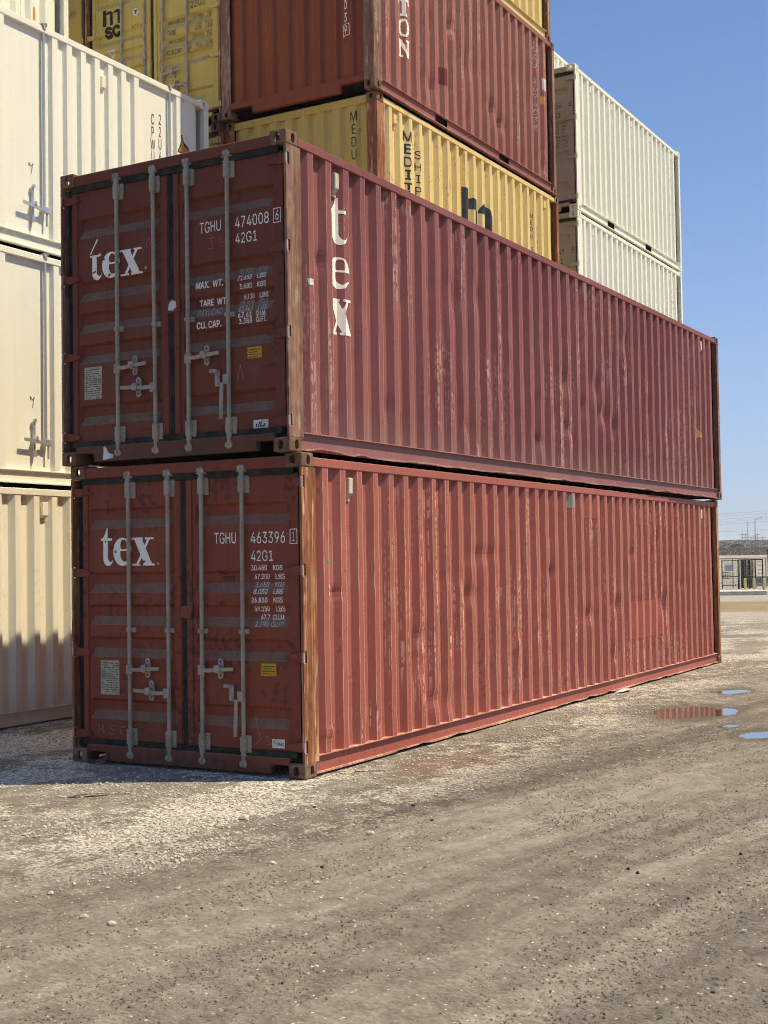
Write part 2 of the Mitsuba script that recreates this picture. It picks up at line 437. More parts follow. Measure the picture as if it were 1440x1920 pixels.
def bottom_rail(L, pockets=(), rag=0.0, seed=0, lip=0.0):
    """C-shaped bottom side rail, open outwards, with fork pockets."""
    mb = MB(); y0, y1 = 0.178, L - 0.178
    n = max(2, int((y1 - y0) / 0.09)); ys = np.linspace(y0, y1, n)
    q = np.stack([ys * 2.6, ys * 0 + seed, ys * 0], -1)
    w = rag * (meshkit.fbm(q, 3, 4) - 0.5) * 2
    w2 = rag * np.clip(meshkit.noise(q * 1.7, 8) - 0.6, 0, 1) * 2.5
    web = -0.036
    sec = lambda k: np.array([[web - 0.03, SILL - 0.007], [-0.004, SILL - 0.007], [-0.004, SILL], [web - 0.03, SILL]])
    P = np.concatenate([np.stack([np.array([x + 0 * k, ys[k], z]) for x, z in sec(k)]) for k in range(n)]).reshape(n, 4, 3)
    P2 = np.stack([np.stack([np.array([web - 0.03, ys[k], 0.022]), np.array([-0.005 - abs(w[k]) * 0.8, ys[k], 0.020 + w[k] * 0.5 + w2[k]]), np.array([-0.005 - abs(w[k]) * 0.8, ys[k], 0.034 + w[k] * 0.5 + w2[k]]), np.array([web + 0.004, ys[k], 0.032])]) for k in range(n)])
    for Q in (P, P2):
        lip_glint_uv = np.tile([0.02, 0.9], (n * 4, 1))  # both lips take the pale edge colour, painting a sunlit line along them
        idx = np.arange(n * 4).reshape(n, 4)
        F = []
        for a in range(4):
            b = (a + 1) % 4
            F.append(np.stack([idx[:-1, a], idx[1:, a], idx[1:, b], idx[:-1, b]], 1))
        mb.add(Q.reshape(-1, 3), np.vstack(F), lip_glint_uv)
    edges = [y0] + [e for c, wd in pockets for e in (c - wd / 2, c + wd / 2)] + [y1]
    for a, b in zip(edges[::2], edges[1::2]):
        k = max(2, int((b - a) / 0.15)); yy = np.linspace(a, b, k)
        for c, d in zip(yy, yy[1:]):
            mb.box(web - 0.006, web, c, d, 0.031, SILL - 0.006)
    return mb


def pocket_mesh(c, wd):
    mb = MB(); a, b, z0, z1 = c - wd / 2, c + wd / 2, 0.032, SILL - 0.008
    for q in ((a - 0.006, a, z0, z1), (b, b + 0.006, z0, z1)):
        mb.box(-0.9, -0.037, *q)
    mb.box(-0.9, -0.037, a, b, z1 - 0.012, z1 - 0.006)
    mb.box(-0.9, -0.037, a, b, z0 - 0.004, z0 + 0.002)
    mb.box(-0.91, -0.9, a, b, z0, z1)
    return mb


def post_mesh(slots=True):
    """Right front door post; outer corner line at x = 0, y = 0; slots for the hinge lugs."""
    z0, z1 = 0.119, H - 0.119
    def bx(x0, x1, y0, y1, a, b):
        return m3.Manifold.cube([x1 - x0, y1 - y0, b - a]).translate([x0, y0, a])
    m = bx(-0.012, -0.004, 0.005, 0.21, z0, z1) + bx(-0.026, -0.0045, 0.004, 0.014, z0, z1) + bx(-0.10, -0.011, 0.135, 0.205, z0, z1)
    if slots:
        for z in HINGE_Z:
            m = m - bx(-0.02, 0.01, 0.018, 0.050, z - 0.05, z + 0.05)
    k = m.to_mesh(); mb = MB(); mb.add(k.vert_properties[:, :3], k.tri_verts)
    return mb


HINGE_Z = (2.355, 1.65, 0.958, 0.25)


def end_post_mesh(w=0.16):
    mb = MB()
    mb.cbox(-w, -0.004, 0.006, 0.02, 0.119, H - 0.119, 0.004)
    mb.cbox(-0.02, -0.0045, 0.018, 0.215, 0.119, H - 0.119, 0.004)
    return mb


def rear_post_mesh():
    mb = MB(); mb.cbox(-0.085, -0.004, 0.006, 0.10, 0.119, H - 0.119, 0.004)
    return mb


def mirror_x():
    """Reflection that swaps the right and left sides of a container."""
    return T4().translate([-W, 0, 0]).scale([-1, 1, 1])


def flip_y(L):
    return T4().translate([0, L, 0]).scale([1, -1, 1])


def container(key, pos, L, paint, front, label, post='dull_post', cast='rusty_casting', end_paint=None, flats=(), pockets=(), dents=(), wobble=0.0, seed=0, rag=0.0, group=None, fold=None, rows=9):
    key = numbered(key)
    M = tw(*pos); end_paint = end_paint or paint
    labels[key] = {'label': label, 'category': 'shipping container'}
    if group:
        labels[key]['group'] = group
    P = key + '__'
    # castings and posts
    for top in (True, False):
        cm = cached(f'casting{top}', lambda: casting_mesh(top), smooth=False)
        base = T4().translate([0, 0, H if top else 0])
        for fx in (T4(), mirror_x()):
            for fy in (T4(), flip_y(L)):
                obj(P + 'corner_casting', cm, cast, M @ fx @ fy @ base)
    pm = cached('door_post', post_mesh) if front == 'door' else cached('end_post', end_post_mesh)
    rm = cached('rear_post', rear_post_mesh)
    for fx in (T4(), mirror_x()):
        obj(P + 'corner_post', pm, post, M @ fx)
        obj(P + 'corner_post', rm, post, M @ fx @ flip_y(L))
    # rails
    tr = cached(f'top_rail{L}', lambda: MB().cbox(-0.066, -0.005, 0.176, L - 0.176, RAIL0, RAIL1, 0.006))
    obj(P + 'top_side_rail', tr, paint, M); obj(P + 'top_side_rail', tr, paint, M @ mirror_x())
    br = bottom_rail(L, pockets, rag, seed)
    obj(P + 'bottom_side_rail', br, paint, M)
    obj(P + 'bottom_side_rail', cached(f'bottom_rail_plain{L}', lambda: bottom_rail(L)), paint, M @ mirror_x())
    for c, wd in pockets:
        obj(P + 'fork_pocket', pocket_mesh(c, wd), 'black_steel', M)
    # sides, roof, floor, rear end
    prof = corrugation(L, flats=flats, **(fold or {}))
    vs = np.linspace(SILL, RAIL0 + 0.004, rows)
    side = Sheet(prof, vs, dents, wobble, seed)
    fr = lambda u, v, x: np.stack([x, u, v], -1)
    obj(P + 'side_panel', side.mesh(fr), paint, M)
    obj(P + 'side_panel', cached(f'plain_side{L}', lambda: Sheet(corrugation(L), [SILL, RAIL0 + 0.004]).mesh(fr)), paint, M @ mirror_x())
    obj(P + 'roof', cached(f'roof{L}', lambda: MB().box(-W + 0.06, -0.06, 0.1, L - 0.1, H - 0.05, H - 0.036)), paint, M)
    obj(P + 'floor', cached(f'floor{L}', lambda: MB().box(-W + 0.07, -0.07, 0.06, L - 0.06, 0.10, 0.158)), 'black_steel', M)
    rear = MB().box(-W + 0.086, -0.086, L - 0.06, L - 0.05, SILL, H - 0.10)
    obj(P + 'rear_end', rear, end_paint, M)
    rf = MB().cbox(-W + 0.162, -0.162, L - 0.09, L - 0.008, H - 0.115, H - 0.03); rf.cbox(-W + 0.162, -0.162, L - 0.09, L - 0.008, 0.02, SILL)
    obj(P + 'rear_frame', rf, paint, M)
    # front
    if front == 'end':
        hd = MB().cbox(-W + 0.162, -0.162, 0.007, 0.07, H - 0.125, H - 0.025)
        obj(P + 'header', hd, end_paint, M)
        sl = MB().cbox(-W + 0.52, -0.52, 0.007, 0.07, 0.02, 0.20); sl.cbox(-W + 0.162, -0.162, 0.007, 0.07, 0.118, 0.2)
        obj(P + 'sill', sl, end_paint, M)
        pts, x = [(-W + 0.15, 0.062)], -W + 0.20
        while x + 0.22 < -0.17:
            pts += [(x, 0.062), (x + 0.05, 0.020), (x + 0.155, 0.020), (x + 0.205, 0.062)]
            x += 0.25
        pts.append((-0.15, 0.062))
        pr = np.array(pts); pr[:, 1] *= -1
        sh = Sheet(pr, np.linspace(0.195, H - 0.12, 5))
        ef = lambda u, v, x: np.stack([u, -x, v], -1)
        obj(P + 'end_panel', sh.mesh(ef), end_paint, M)
        return key, M, side, fr, sh, ef
    if front == 'plain':
        obj(P + 'end_panel', MB().box(-W + 0.15, -0.15, 0.05, 0.06, 0.1, H - 0.05), end_paint, M)
    return key, M, side, fr, None, None


# ------------------------------------------------------------------ doors
Y_DOOR, Y_GROOVE = 0.052, 0.088


def door_profile(dz):
    """Break points (z, y) of a pressed door: five grooves, steep above and flat below."""
    pts = [(0.21, Y_DOOR)]
    for zb in (0.376, 0.915, 1.193, 1.472, 2.03):
        pts += [(zb + dz, Y_DOOR), (zb + 0.078 + dz, Y_GROOVE), (zb + 0.155 + dz, Y_GROOVE), (zb + 0.180 + dz, Y_DOOR)]
    pts.append((2.42, Y_DOOR))
    return np.array(pts)


class DoorSkin:
    def __init__(self, dz=0.0):
        self.p = door_profile(dz)

    def leaf(self, x0, x1, a, b):
        """Leaf from x0 to x1 whose pressed field runs from a to b."""
        mb = MB(); xs = np.array([x0, a, a + 0.025, b - 0.025, b, x1]); rp = np.array([0, 0, 1, 1, 0, 0.0])
        for (z0, y0), (z1, y1) in zip(self.p, self.p[1:]):
            for i in range(5):
                g = lambda y, r: Y_DOOR + (y - Y_DOOR) * r
                mb.add([[xs[i], g(y0, rp[i]), z0], [xs[i + 1], g(y0, rp[i + 1]), z0], [xs[i + 1], g(y1, rp[i + 1]), z1], [xs[i], g(y1, rp[i]), z1]], [[0, 1, 2, 3]])
        # edges of the leaf
        mb.box(x0 - 0.004, x0, Y_DOOR, 0.10, 0.21, 2.42); mb.box(x1, x1 + 0.004, Y_DOOR, 0.10, 0.21, 2.42)
        mb.box(x0, x1, Y_DOOR, 0.10, 0.2, 0.2099); mb.box(x0, x1, Y_DOOR, 0.10, 2.4201, 2.43)
        return mb

    def decal(self, pg, off=0.002):
        def S(u, v, uc, vc):
            k = int(np.clip(np.searchsorted(self.p[:, 0], vc) - 1, 0, len(self.p) - 2))
            (z0, y0), (z1, y1) = self.p[k], self.p[k + 1]
            y = y0 + (y1 - y0) * (v - z0) / (z1 - z0)
            return np.stack([u, y - off, v], -1), 0.0
        return decal(pg, [], list(self.p[:, 0]), S, 0.0)


def door_end(key, M, paint, frame_paint, dz=0.0, rods=(-1.79, -1.37, -1.022, -0.605), hang=(3,), seed=0, rod_mat='zinc_rod', detail=True, lean=(0, 0, 0, 0)):
    """Header, sill, gaskets and the two leaves with rods, handles and hinges."""
    P = key + '__'; q = np.random.default_rng(seed)
    hd = MB().cbox(-W + 0.160, -0.160, 0.014, 0.09, 2.475, 2.567, 0.006); 
    obj(P + 'header', hd, frame_paint, M)
    sl = MB().cbox(-W + 0.37, -0.335, 0.012, 0.075, 0.022, 0.155, 0.005)
    sl.cbox(-W + 0.160, -0.160, 0.013, 0.075, 0.098, 0.156, 0.004)
    sl.box(-W + 0.16, -0.16, 0.07, 0.11, 0.1, 0.2)
    obj(P + 'sill', sl, frame_paint, M)
    gk = MB().box(-W + 0.10, -0.10, 0.030, 0.1, 2.421, 2.474); gk.box(-W + 0.10, -0.10, 0.038, 0.1, 0.157, 0.205)
    gk.box(-1.246, -1.196, 0.058, 0.1, 0.205, 2.421)
    gk.box(-W + 0.027, -2.336, 0.085, 0.13, 0.12, 2.47); gk.box(-0.074, -0.027, 0.085, 0.13, 0.12, 2.47)
    obj(P + 'door_gasket', gk, 'gasket_rubber', M)
    skin = DoorSkin(dz)
    leaves = []
    for i, (x0, x1, a, b) in enumerate(((-2.335, -1.250, -2.262, -1.335), (-1.192, -0.075, -1.095, -0.165))):
        d = obj(P + 'door', skin.leaf(x0, x1, a, b), paint, M)
        leaves.append(d); D = d + '__'
        jog = MB().cbox(x0 + 0.003, x0 + 0.062, 0.038, Y_DOOR + 0.01, 0.214, 2.416, 0.005)
        if i == 0:
            jog.cbox(x1 - 0.068, x1 - 0.003, 0.038, Y_DOOR + 0.01, 0.214, 2.416, 0.005)
        obj(D + 'frame_strip', jog, paint, M)
        for k in (0, 1):
            n = 2 * i + k; x = rods[n]; t = lean[n]
            r = MB().cyl((x, 0.018, 0.10), (x + t, 0.018, 2.49), 0.0175, 14)
            r.cyl((x, 0.018, 0.145), (x, 0.018, 0.20), 0.023, 12); r.cyl((x + t, 0.018, 2.40), (x + t, 0.018, 2.46), 0.023, 12)
            obj(D + 'locking_rod', r, rod_mat, M)
            for z, xx in ((0.085, x), (2.488, x + t)):
                c = MB().cbox(xx - 0.034, xx - 0.004, -0.004, 0.034, z - 0.018, z + 0.022, 0.006)
                c.cbox(xx + 0.006, xx + 0.036, -0.002, 0.034, z - 0.022, z + 0.016, 0.006)
                c.cbox(xx - 0.024, xx + 0.024, 0.006, 0.03, z - 0.03, z + 0.03, 0.005)
                c.box(xx - 0.05, xx + 0.05, 0.016, 0.026, z - 0.028, z - 0.018); c.box(xx - 0.045, xx + 0.05, 0.016, 0.026, z + 0.018, z + 0.028)
                obj(D + 'rod_cam', c, 'pale_steel' if z > 1 and rod_mat == 'zinc_rod' else rod_mat, M)
            for z0, z1 in ((0.175, 0.315), (2.285, 2.435)):
                xx = x + t * (z0 / 2.5)
                c = MB().cbox(xx - 0.028, xx + 0.062, 0.030, Y_DOOR - 0.001, z0, z1, 0.004)
                c.cbox(xx - 0.027, xx + 0.027, -0.006, 0.034, z0 + 0.004, z1 - 0.004, 0.008)
                for zz in (z0 + 0.025, z1 - 0.025):
                    c.cyl((xx + 0.046, 0.022, zz), (xx + 0.046, 0.031, zz), 0.009, 8)
                obj(D + 'rod_bracket', c, rod_mat, M)
            c = MB().cbox(x - 0.026, x + 0.055, 0.022, Y_DOOR - 0.001, 1.135, 1.177, 0.004); c.cbox(x - 0.025, x + 0.025, -0.006, 0.03, 1.138, 1.174, 0.006)
            c.cyl((x + 0.043, 0.014, 1.156), (x + 0.043, 0.023, 1.156), 0.008, 8)
            obj(D + 'rod_guide', c, rod_mat, M)
            # handle and its retainer
            sgn = (1, -1, 1, -1)[n]; z = (0.822, 0.632, 0.838, 0.635)[n] + dz * 0.3
            hb = MB().cbox(min(x - sgn * 0.022, x + sgn * 0.042), max(x - sgn * 0.022, x + sgn * 0.042), -0.012, 0.008, z - 0.045, z + 0.038, 0.004)
            hb.cyl((x + sgn * 0.028, -0.016, z - 0.006), (x + sgn * 0.028, -0.010, z - 0.006), 0.008, 8)
            if n in hang:
                hb.add(*bar([(x - 0.045, -0.016, z - 0.03), (x - 0.048, -0.018, z - 0.12), (x - 0.052, -0.022, z - 0.33)], 0.032, 0.012, flatdir='x'))
            else:
                hb.add(*bar([(x + sgn * 0.02, -0.014, z), (x + sgn * 0.10, -0.02, z - 0.004), (x + sgn * 0.20, -0.022, z + 0.006), (x + sgn * 0.35, -0.024, z + 0.014)], 0.032, 0.012))
            obj(D + 'handle', hb, 'zinc_rod' if rod_mat == 'zinc_rod' else rod_mat, M)
            xr, zr = x + sgn * 0.19, z + 0.012
            if n in hang:
                xr, zr = x - 0.135, z + 0.025
                rt = MB().cbox(xr - 0.02, xr + 0.03, 0.03, Y_DOOR - 0.001, zr - 0.075, zr + 0.06, 0.006)
                rt.cbox(xr - 0.055, xr + 0.02, -0.01, 0.034, zr + 0.035, zr + 0.065, 0.01); rt.cyl((xr + 0.006, 0.02, zr - 0.05), (xr + 0.006, 0.032, zr - 0.05), 0.014, 10)
                rt.box(xr - 0.004, xr + 0.014, 0.024, 0.0305, zr - 0.02, zr + 0.012)
            else:
                rt = MB().cbox(xr - 0.018, xr + 0.02, 0.026, Y_DOOR - 0.001, zr - 0.05, zr + 0.05, 0.006)
                for s in (-1, 1):
                    ring = ell(0, 0, 0.026, 0.03).difference(ell(0, 0, 0.011, 0.013))
                    rt.poly(ring, 0, 0.012, lambda a_, b_, c_, s=s: np.stack([xr + a_, Y_DOOR - 0.02 - c_, zr + s * 0.055 + b_], -1))
                rt.cbox(xr - 0.03, xr + 0.026, -0.038, -0.029, zr - 0.03, zr + 0.028, 0.004); rt.cbox(xr - 0.012, xr + 0.012, -0.03, 0.03, zr + 0.02, zr + 0.032, 0.003)
                rt.cbox(xr - 0.012, xr + 0.012, -0.03, 0.03, zr - 0.036, zr - 0.026, 0.003)
            obj(D + 'handle_retainer', rt, 'pale_steel' if rod_mat == 'zinc_rod' else rod_mat, M)
        for z in HINGE_Z:
            pg = Polygon([(0.014, -0.037), (0.014, 0.037), (0.10, 0.032), (0.185, 0.012), (0.20, -0.02), (0.11, -0.036)])
            fx = (lambda a_: -W + a_) if i == 0 else (lambda a_: -a_)
            h = MB(); h.poly(pg, 0, 0.014, lambda a_, b_, c_: np.stack([fx(a_), 0.034 - c_, z + b_], -1))
            h.cyl((fx(0.016), 0.028, z - 0.04), (fx(0.016), 0.028, z + 0.04), 0.012, 10)
            obj(D + 'hinge', h, paint, M)
            pin = MB().cyl((fx(0.010), 0.012, z - 0.040), (fx(0.010), 0.012, z + 0.040), 0.0095, 10); pin.cbox(min(fx(0.002), fx(0.014)), max(fx(0.002), fx(0.014)), 0.006, 0.034, z - 0.052, z - 0.044, 0.002)
            obj(D + 'hinge_pin', pin, 'hinge_steel', M)
    return leaves, skin


def bar(pts, w, t, flatdir='z'):
    """A flat bar along a polyline in front of the door: w wide (up, or sideways), t thick."""
    V, F = [], []
    for i, p in enumerate(pts):
        p = np.asarray(p, float); ww = w * (0.9 if i in (0, len(pts) - 1) else 1.0)
        a = np.array([0, 0, ww / 2]) if flatdir == 'z' else np.array([ww / 2, 0, 0]); b = np.array([0, t / 2, 0])
        V += [p - a - b, p + a - b, p + a + b, p - a + b]
    for i in range(len(pts) - 1):
        for k in range(4):
            F.append([4 * i + k, 4 * i + (k + 1) % 4, 4 * i + 4 + (k + 1) % 4, 4 * i + 4 + k])
    F += [[0, 1, 2, 3], [4 * len(pts) - 4, 4 * len(pts) - 3, 4 * len(pts) - 2, 4 * len(pts) - 1]]
    return np.array(V), np.array(F)


def sticker(x0, z0, x1, z1, skin, y_off=0.003):
    """A thin plate or sticker on the door skin at the box's height."""
    y = float(np.interp((z0 + z1) / 2, skin.p[:, 0], skin.p[:, 1]))
    return MB().box(x0, x1, min(y, Y_DOOR) - y_off, min(y, Y_DOOR) - 0.0008, z0, z1)


def put(key, mb, bsdf, M, **lab):
    if mb is not None:
        return obj(key, mb, bsdf, M, **lab)


def vent(P, side, M, y, z=2.36, m='pale_steel', w=0.075, h=0.13):
    """Small ventilator box in a valley of the side."""
    b = MB().cbox(-0.064, -0.016, y - w / 2, y + w / 2, z - h / 2, z + h / 2, 0.005)
    b.poly(Polygon([(-0.064, z - h / 2), (-0.018, z - h / 2), (-0.064, z - h / 2 - 0.035)]), y - w / 2 + 0.004, y + w / 2 - 0.004, lambda p, q, r: np.stack([p, r, q], -1))
    b.box(-0.064, -0.055, y - w / 2 - 0.004, y + w / 2 + 0.004, z - h / 2 - 0.062, z - h / 2 - 0.042)
    return obj(P + 'ventilator', b, m, M)


def valley(prof, y):
    """The middle of the valley nearest to y."""
    k = [(a[0] + b[0]) / 2 for a, b in zip(prof, prof[1:]) if abs(a[1] - b[1]) < 1e-6 and a[1] < -0.03]
    return min(k, key=lambda c: abs(c - y))


# ------------------------------------------------------------------ the two long red containers in front
VS40 = 62
dT = [tuple(v) for v in ((0.52, 1.62, 0.10, 0.10, 0.022), (0.42, 1.42, 0.06, 0.06, 0.012), (2.95, 1.75, 0.16, 0.22, 0.026), (3.5, 1.82, 0.12, 0.18, 0.022), (5.8, 1.2, 0.2, 0.16, 0.02), (5.9, 0.62, 0.14, 0.10, 0.022),
      (6.35, 0.95, 0.12, 0.12, 0.018), (6.8, 1.25, 0.22, 0.2, 0.03), (7.05, 0.9, 0.2, 0.14, 0.03), (7.4, 0.8, 0.14, 0.14, 0.026), (5.0, 0.42, 0.12, 0.10, 0.02), (7.9, 1.9, 0.2, 0.2, 0.018),
      (3.2, 0.45, 0.10, 0.10, 0.02), (1.6, 0.5, 0.10, 0.12, 0.016), (0.75, 0.35, 0.07, 0.06, 0.012), (9.5, 0.9, 0.2, 0.2, 0.012))]
T, MT, sideT, fr, _, _ = container('shipping_container', (-0.0573, -0.0756, H + 0.0024, -0.0121), L40, 'paint_maroon', 'door',
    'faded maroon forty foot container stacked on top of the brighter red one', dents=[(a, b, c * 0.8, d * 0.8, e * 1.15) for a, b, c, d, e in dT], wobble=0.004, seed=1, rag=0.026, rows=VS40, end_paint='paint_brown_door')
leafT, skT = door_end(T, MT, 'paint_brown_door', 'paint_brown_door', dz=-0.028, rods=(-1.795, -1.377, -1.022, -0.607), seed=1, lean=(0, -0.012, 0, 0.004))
dB = [(2.05, 1.0, 0.16, 0.10, 0.020), (2.0, 0.78, 0.10, 0.22, 0.030), (2.3, 0.40, 0.10, 0.10, 0.025), (0.42, 0.33, 0.10, 0.06, -0.018), (0.55, 1.45, 0.10, 0.05, 0.012), (2.6, 0.35, 0.1, 0.14, 0.02),
      (4.3, 0.92, 0.10, 0.13, 0.024), (4.2, 0.80, 0.06, 0.16, -0.012), (3.4, 1.75, 0.4, 0.10, 0.014), (3.1, 1.35, 0.2, 0.12, 0.018), (5.2, 1.55, 0.14, 0.1, 0.02), (6.4, 1.0, 0.24, 0.10, 0.022),
      (7.4, 1.1, 0.18, 0.12, 0.024), (8.0, 1.75, 0.14, 0.10, 0.02), (9.3, 1.05, 0.16, 0.16, 0.03), (9.5, 0.85, 0.12, 0.3, 0.024), (7.2, 0.45, 0.12, 0.14, 0.02), (6.0, 0.5, 0.14, 0.2, 0.016), (10.2, 1.3, 0.2, 0.1, 0.012), (11.3, 0.62, 0.07, 0.08, 0.02)]
B, MB_, sideB, fr, _, _ = container('shipping_container', (0, 0, 0, 0), L40, 'paint_red', 'door',
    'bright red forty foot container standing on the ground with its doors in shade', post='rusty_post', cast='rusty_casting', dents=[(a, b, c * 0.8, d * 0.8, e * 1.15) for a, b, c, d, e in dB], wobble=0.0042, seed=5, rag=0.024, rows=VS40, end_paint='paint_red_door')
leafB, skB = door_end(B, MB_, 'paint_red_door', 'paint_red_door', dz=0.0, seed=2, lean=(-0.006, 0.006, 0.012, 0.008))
SH = -0.033   # things on the door skin lie 5 cm behind the front plane on which they were measured
logo = lambda x0, z0, x1, z1, zt: unary_union([place(glyph_t(), x0, z0, x0 + 0.23 * (x1 - x0), zt), place(glyph_e(), x0 + 0.235 * (x1 - x0), z0, x0 + 0.575 * (x1 - x0), z0 + 0.74 * (zt - z0)), place(glyph_x(), x0 + 0.575 * (x1 - x0), z0, x1, z0 + 0.73 * (zt - z0))])
lay = lambda x, y: np.array([x, y])
for D, M, sk, lf, num, chk, z4, y0, sx in (('T', MT, skT, leafT, '474008', '6', 1.735, 0, -0.012), ('B', MB_, skB, leafB, '463396', '1', 1.726, 0, 0.0)):
    sh = SH + sx
    g = logo(-2.10, 1.705 if D == 'B' else 1.62, -1.50, 0, 2.035 if D == 'B' else 1.93)
    g = affinity.translate(g, SH)
    if D == 'T':
        g = wear_off(g, 3, 12, 0.03).difference(affinity.translate(Polygon([(-2.12, 1.842), (-2.0, 1.842), (-1.95, 1.872), (-2.12, 2.0)]), SH)).union(affinity.translate(Polygon([(-2.10, 1.855), (-2.09, 1.85), (-2.005, 1.975), (-2.015, 1.985)]), SH))
    else:
        g = wear_off(g, 4, 18, 0.03)
    put(lf[0] + '__logo_lettering', sk.decal(g), 'white_print', M)
    dot = Point(-1.465 + SH, 1.72 if D == 'B' else 1.66).buffer(0.014)
    put(lf[0] + '__logo_dot', sk.decal(dot), 'orange_sticker', M)
    zz = 1.875 if D == 'B' else 1.868
    tx = [fit('TGHU', -0.868 + sh, zz, -0.648 + sh, zz + 0.093), fit(num, -0.502 + sh, zz - 0.004, -0.165 + sh, zz + 0.090), fit('42G1', -0.500 + sh, z4, -0.285 + sh, z4 + 0.088)]
    put(lf[1] + '__serial_number', sk.decal(wear_off(unary_union(tx), 5, 16, 0.012)), 'white_print', M)
    fx0, fz0 = -0.120 + sh, zz - 0.014
    frame = sbox(fx0, fz0, fx0 + 0.072, fz0 + 0.120).difference(sbox(fx0 + 0.006, fz0 + 0.006, fx0 + 0.066, fz0 + 0.114))
    put(lf[1] + '__check_digit', sk.decal(unary_union([frame, fit(chk, fx0 + (0.019 if chk != '1' else 0.027), fz0 + 0.022, fx0 + (0.053 if chk != '1' else 0.044), fz0 + 0.098)])), 'white_print', M)


def lines(rows, sk, lf, M, m='white_print'):
    for s, x0, x1, z, h, mm in rows:
        put(lf + '__weight_lettering', sk.decal(fit(s, x0 + SH, z - h / 2, x1 + SH, z + h / 2).buffer(0.0006 if h < 0.05 else 0.0015)), mm, M)


h = 0.042
WP, WW, FW, BP = 'white_print', 'worn_white_print', 'faint_white_print', 'black_print'
lines([(a, x0, x1, z, h, mm) for a, b, z, mm, xa in (('30.480', 'KGS', 1.673, WP, 0), ('67.200', 'LBS', 1.602, WP, .01), ('3.650', 'KGS', 1.536, WW, .025), ('8.050', 'LBS', 1.481, WP, .02), ('26.830', 'KGS', 1.412, WP, 0), ('59.150', 'LBS', 1.340, WP, .01), ('67.7', 'CU.M.', 1.272, WP, .07), ('2.390', 'CU.FT', 1.216, WW, .03))
       for a, x0, x1 in ((a, -0.500 + xa, -0.345), (b, -0.285 - (0.03 if 'CU' in b else 0), -0.195))], skB, leafB[1], MB_)
lines([('MAX.', -0.83, -0.75, 1.640, 0.04, BP), ('GROSS', -0.81, -0.69, 1.588, 0.04, BP), ('NET', -0.82, -0.755, 1.382, 0.036, BP)], skB, leafB[1], MB_)
lines([(a, x0, x1, z, h, mm) for a, b, z, mm, xa in (('32.500', 'KGS', 1.508, FW, 0), ('71.650', 'LBS', 1.450, WP, 0), ('3.680', 'KGS', 1.378, WP, .02), ('8.110', 'LBS', 1.296, WP, .04), ('28.820', 'KGS', 1.240, FW, 0), ('63.540', 'LBS', 1.193, WW, 0), ('67.61', 'CU.M.', 1.142, WP, 0), ('2.388', 'CU.FT.', 1.092, WP, .01))
       for a, x0, x1 in ((a, -0.495 + xa, -0.355), (b, -0.30 - (0.015 if 'CU' in b else 0), -0.215))], skT, leafT[1], MT)
lines([('MAX.  WT.', -0.925, -0.645, 1.437, 0.058, WP), ('TARE  WT.', -0.915, -0.625, 1.291, 0.053, WP), ('PAYLOAD', -0.92, -0.665, 1.205, 0.055, FW), ('CU. CAP.', -0.92, -0.665, 1.100, 0.056, WP)], skT, leafT[1], MT)


def data_plate(P, sk, M, x0, z0, x1, z1):
    k = obj(P + '__data_plate', sticker(x0, z0, x1, z1, sk, 0.006), 'data_plate_metal', M)
    q = np.random.default_rng(3); mb = MB(); z = z1 - 0.02
    y = min(float(np.interp((z0 + z1) / 2, sk.p[:, 0], sk.p[:, 1])), Y_DOOR)
    while z > z0 + 0.015:
        x = x0 + 0.015
        while x < x1 - 0.03:
            w = q.uniform(0.015, 0.05)
            if q.random() < 0.8:
                mb.box(x, min(x + w, x1 - 0.012), y - 0.0068, y - 0.0062, z - 0.006, z)
            x += w + 0.008
        z -= 0.019
    obj(k + '__engraved_lines', mb, 'black_print', M)


data_plate(T, skT, MT, -2.17 + SH, 0.574, -1.97 + SH, 0.858)
data_plate(B, skB, MB_, -2.109 + SH, 0.591, -1.90 + SH, 0.887)
for lf, sk, M, (x0, z0, x1, z1) in ((leafT[1], skT, MT, (-0.403, 0.78, -0.262, 0.872)), (leafB[1], skB, MB_, (-0.413, 0.80, -0.266, 0.90))):
    k = obj(lf.split('__')[0] + '__warning_sticker', sticker(x0 + SH, z0, x1 + SH, z1, sk), 'yellow_sticker', M)
    mb = MB(); y = Y_DOOR
    for i in range(4):
        zz = z1 - 0.02 - i * 0.02
        mb.box(x0 + SH + 0.012, x1 + SH - 0.012 - 0.03 * (i % 2), y - 0.0037, y - 0.0032, zz - 0.006, zz)
    obj(k + '__printed_lines', mb, 'black_print', M)
tri = Polygon([(-0.425 + SH, 0.757), (-0.238 + SH, 0.748), (-0.33 + SH, 0.585)])
put(leafT[1] + '__painted_triangle', skT.decal(tri, 0.0015), 'fresh_red_dull', MT)
s = obj(T + '__white_sticker', sticker(-0.353 + SH, 0.200, -0.207 + SH, 0.275, skT), 'white_paper', MT)
bars = unary_union([Polygon([(x, 0), (x + w, 0), (x + w + sl, hh), (x + sl, hh)]) for x, w, sl, hh in ((0, .012, .012, .03), (.022, .012, .014, .04), (.044, .012, .010, .045), (.044, .03, 0, .01), (.082, .012, 0, .03), (.06, .03, 0, .012))])
put(s + '__printed_mark', skT.decal(affinity.translate(bars, -0.333 + SH, 0.216), 0.0042), 'navy_print', MT)
s = obj(B + '__white_sticker', sticker(-0.316 + SH, 0.226, -0.192 + SH, 0.298, skB), 'white_paper', MB_)
put(s + '__printed_mark', skB.decal(fit('CMC', -0.268 + SH, 0.246, -0.20 + SH, 0.272, True), 0.0042), 'navy_print', MB_)
put(s + '__printed_emblem', skB.decal(Polygon([(-0.308 + SH, 0.275), (-0.292 + SH, 0.285), (-0.278 + SH, 0.262), (-0.29 + SH, 0.245), (-0.284 + SH, 0.262)]), 0.0042), 'yellow_sticker', MB_)
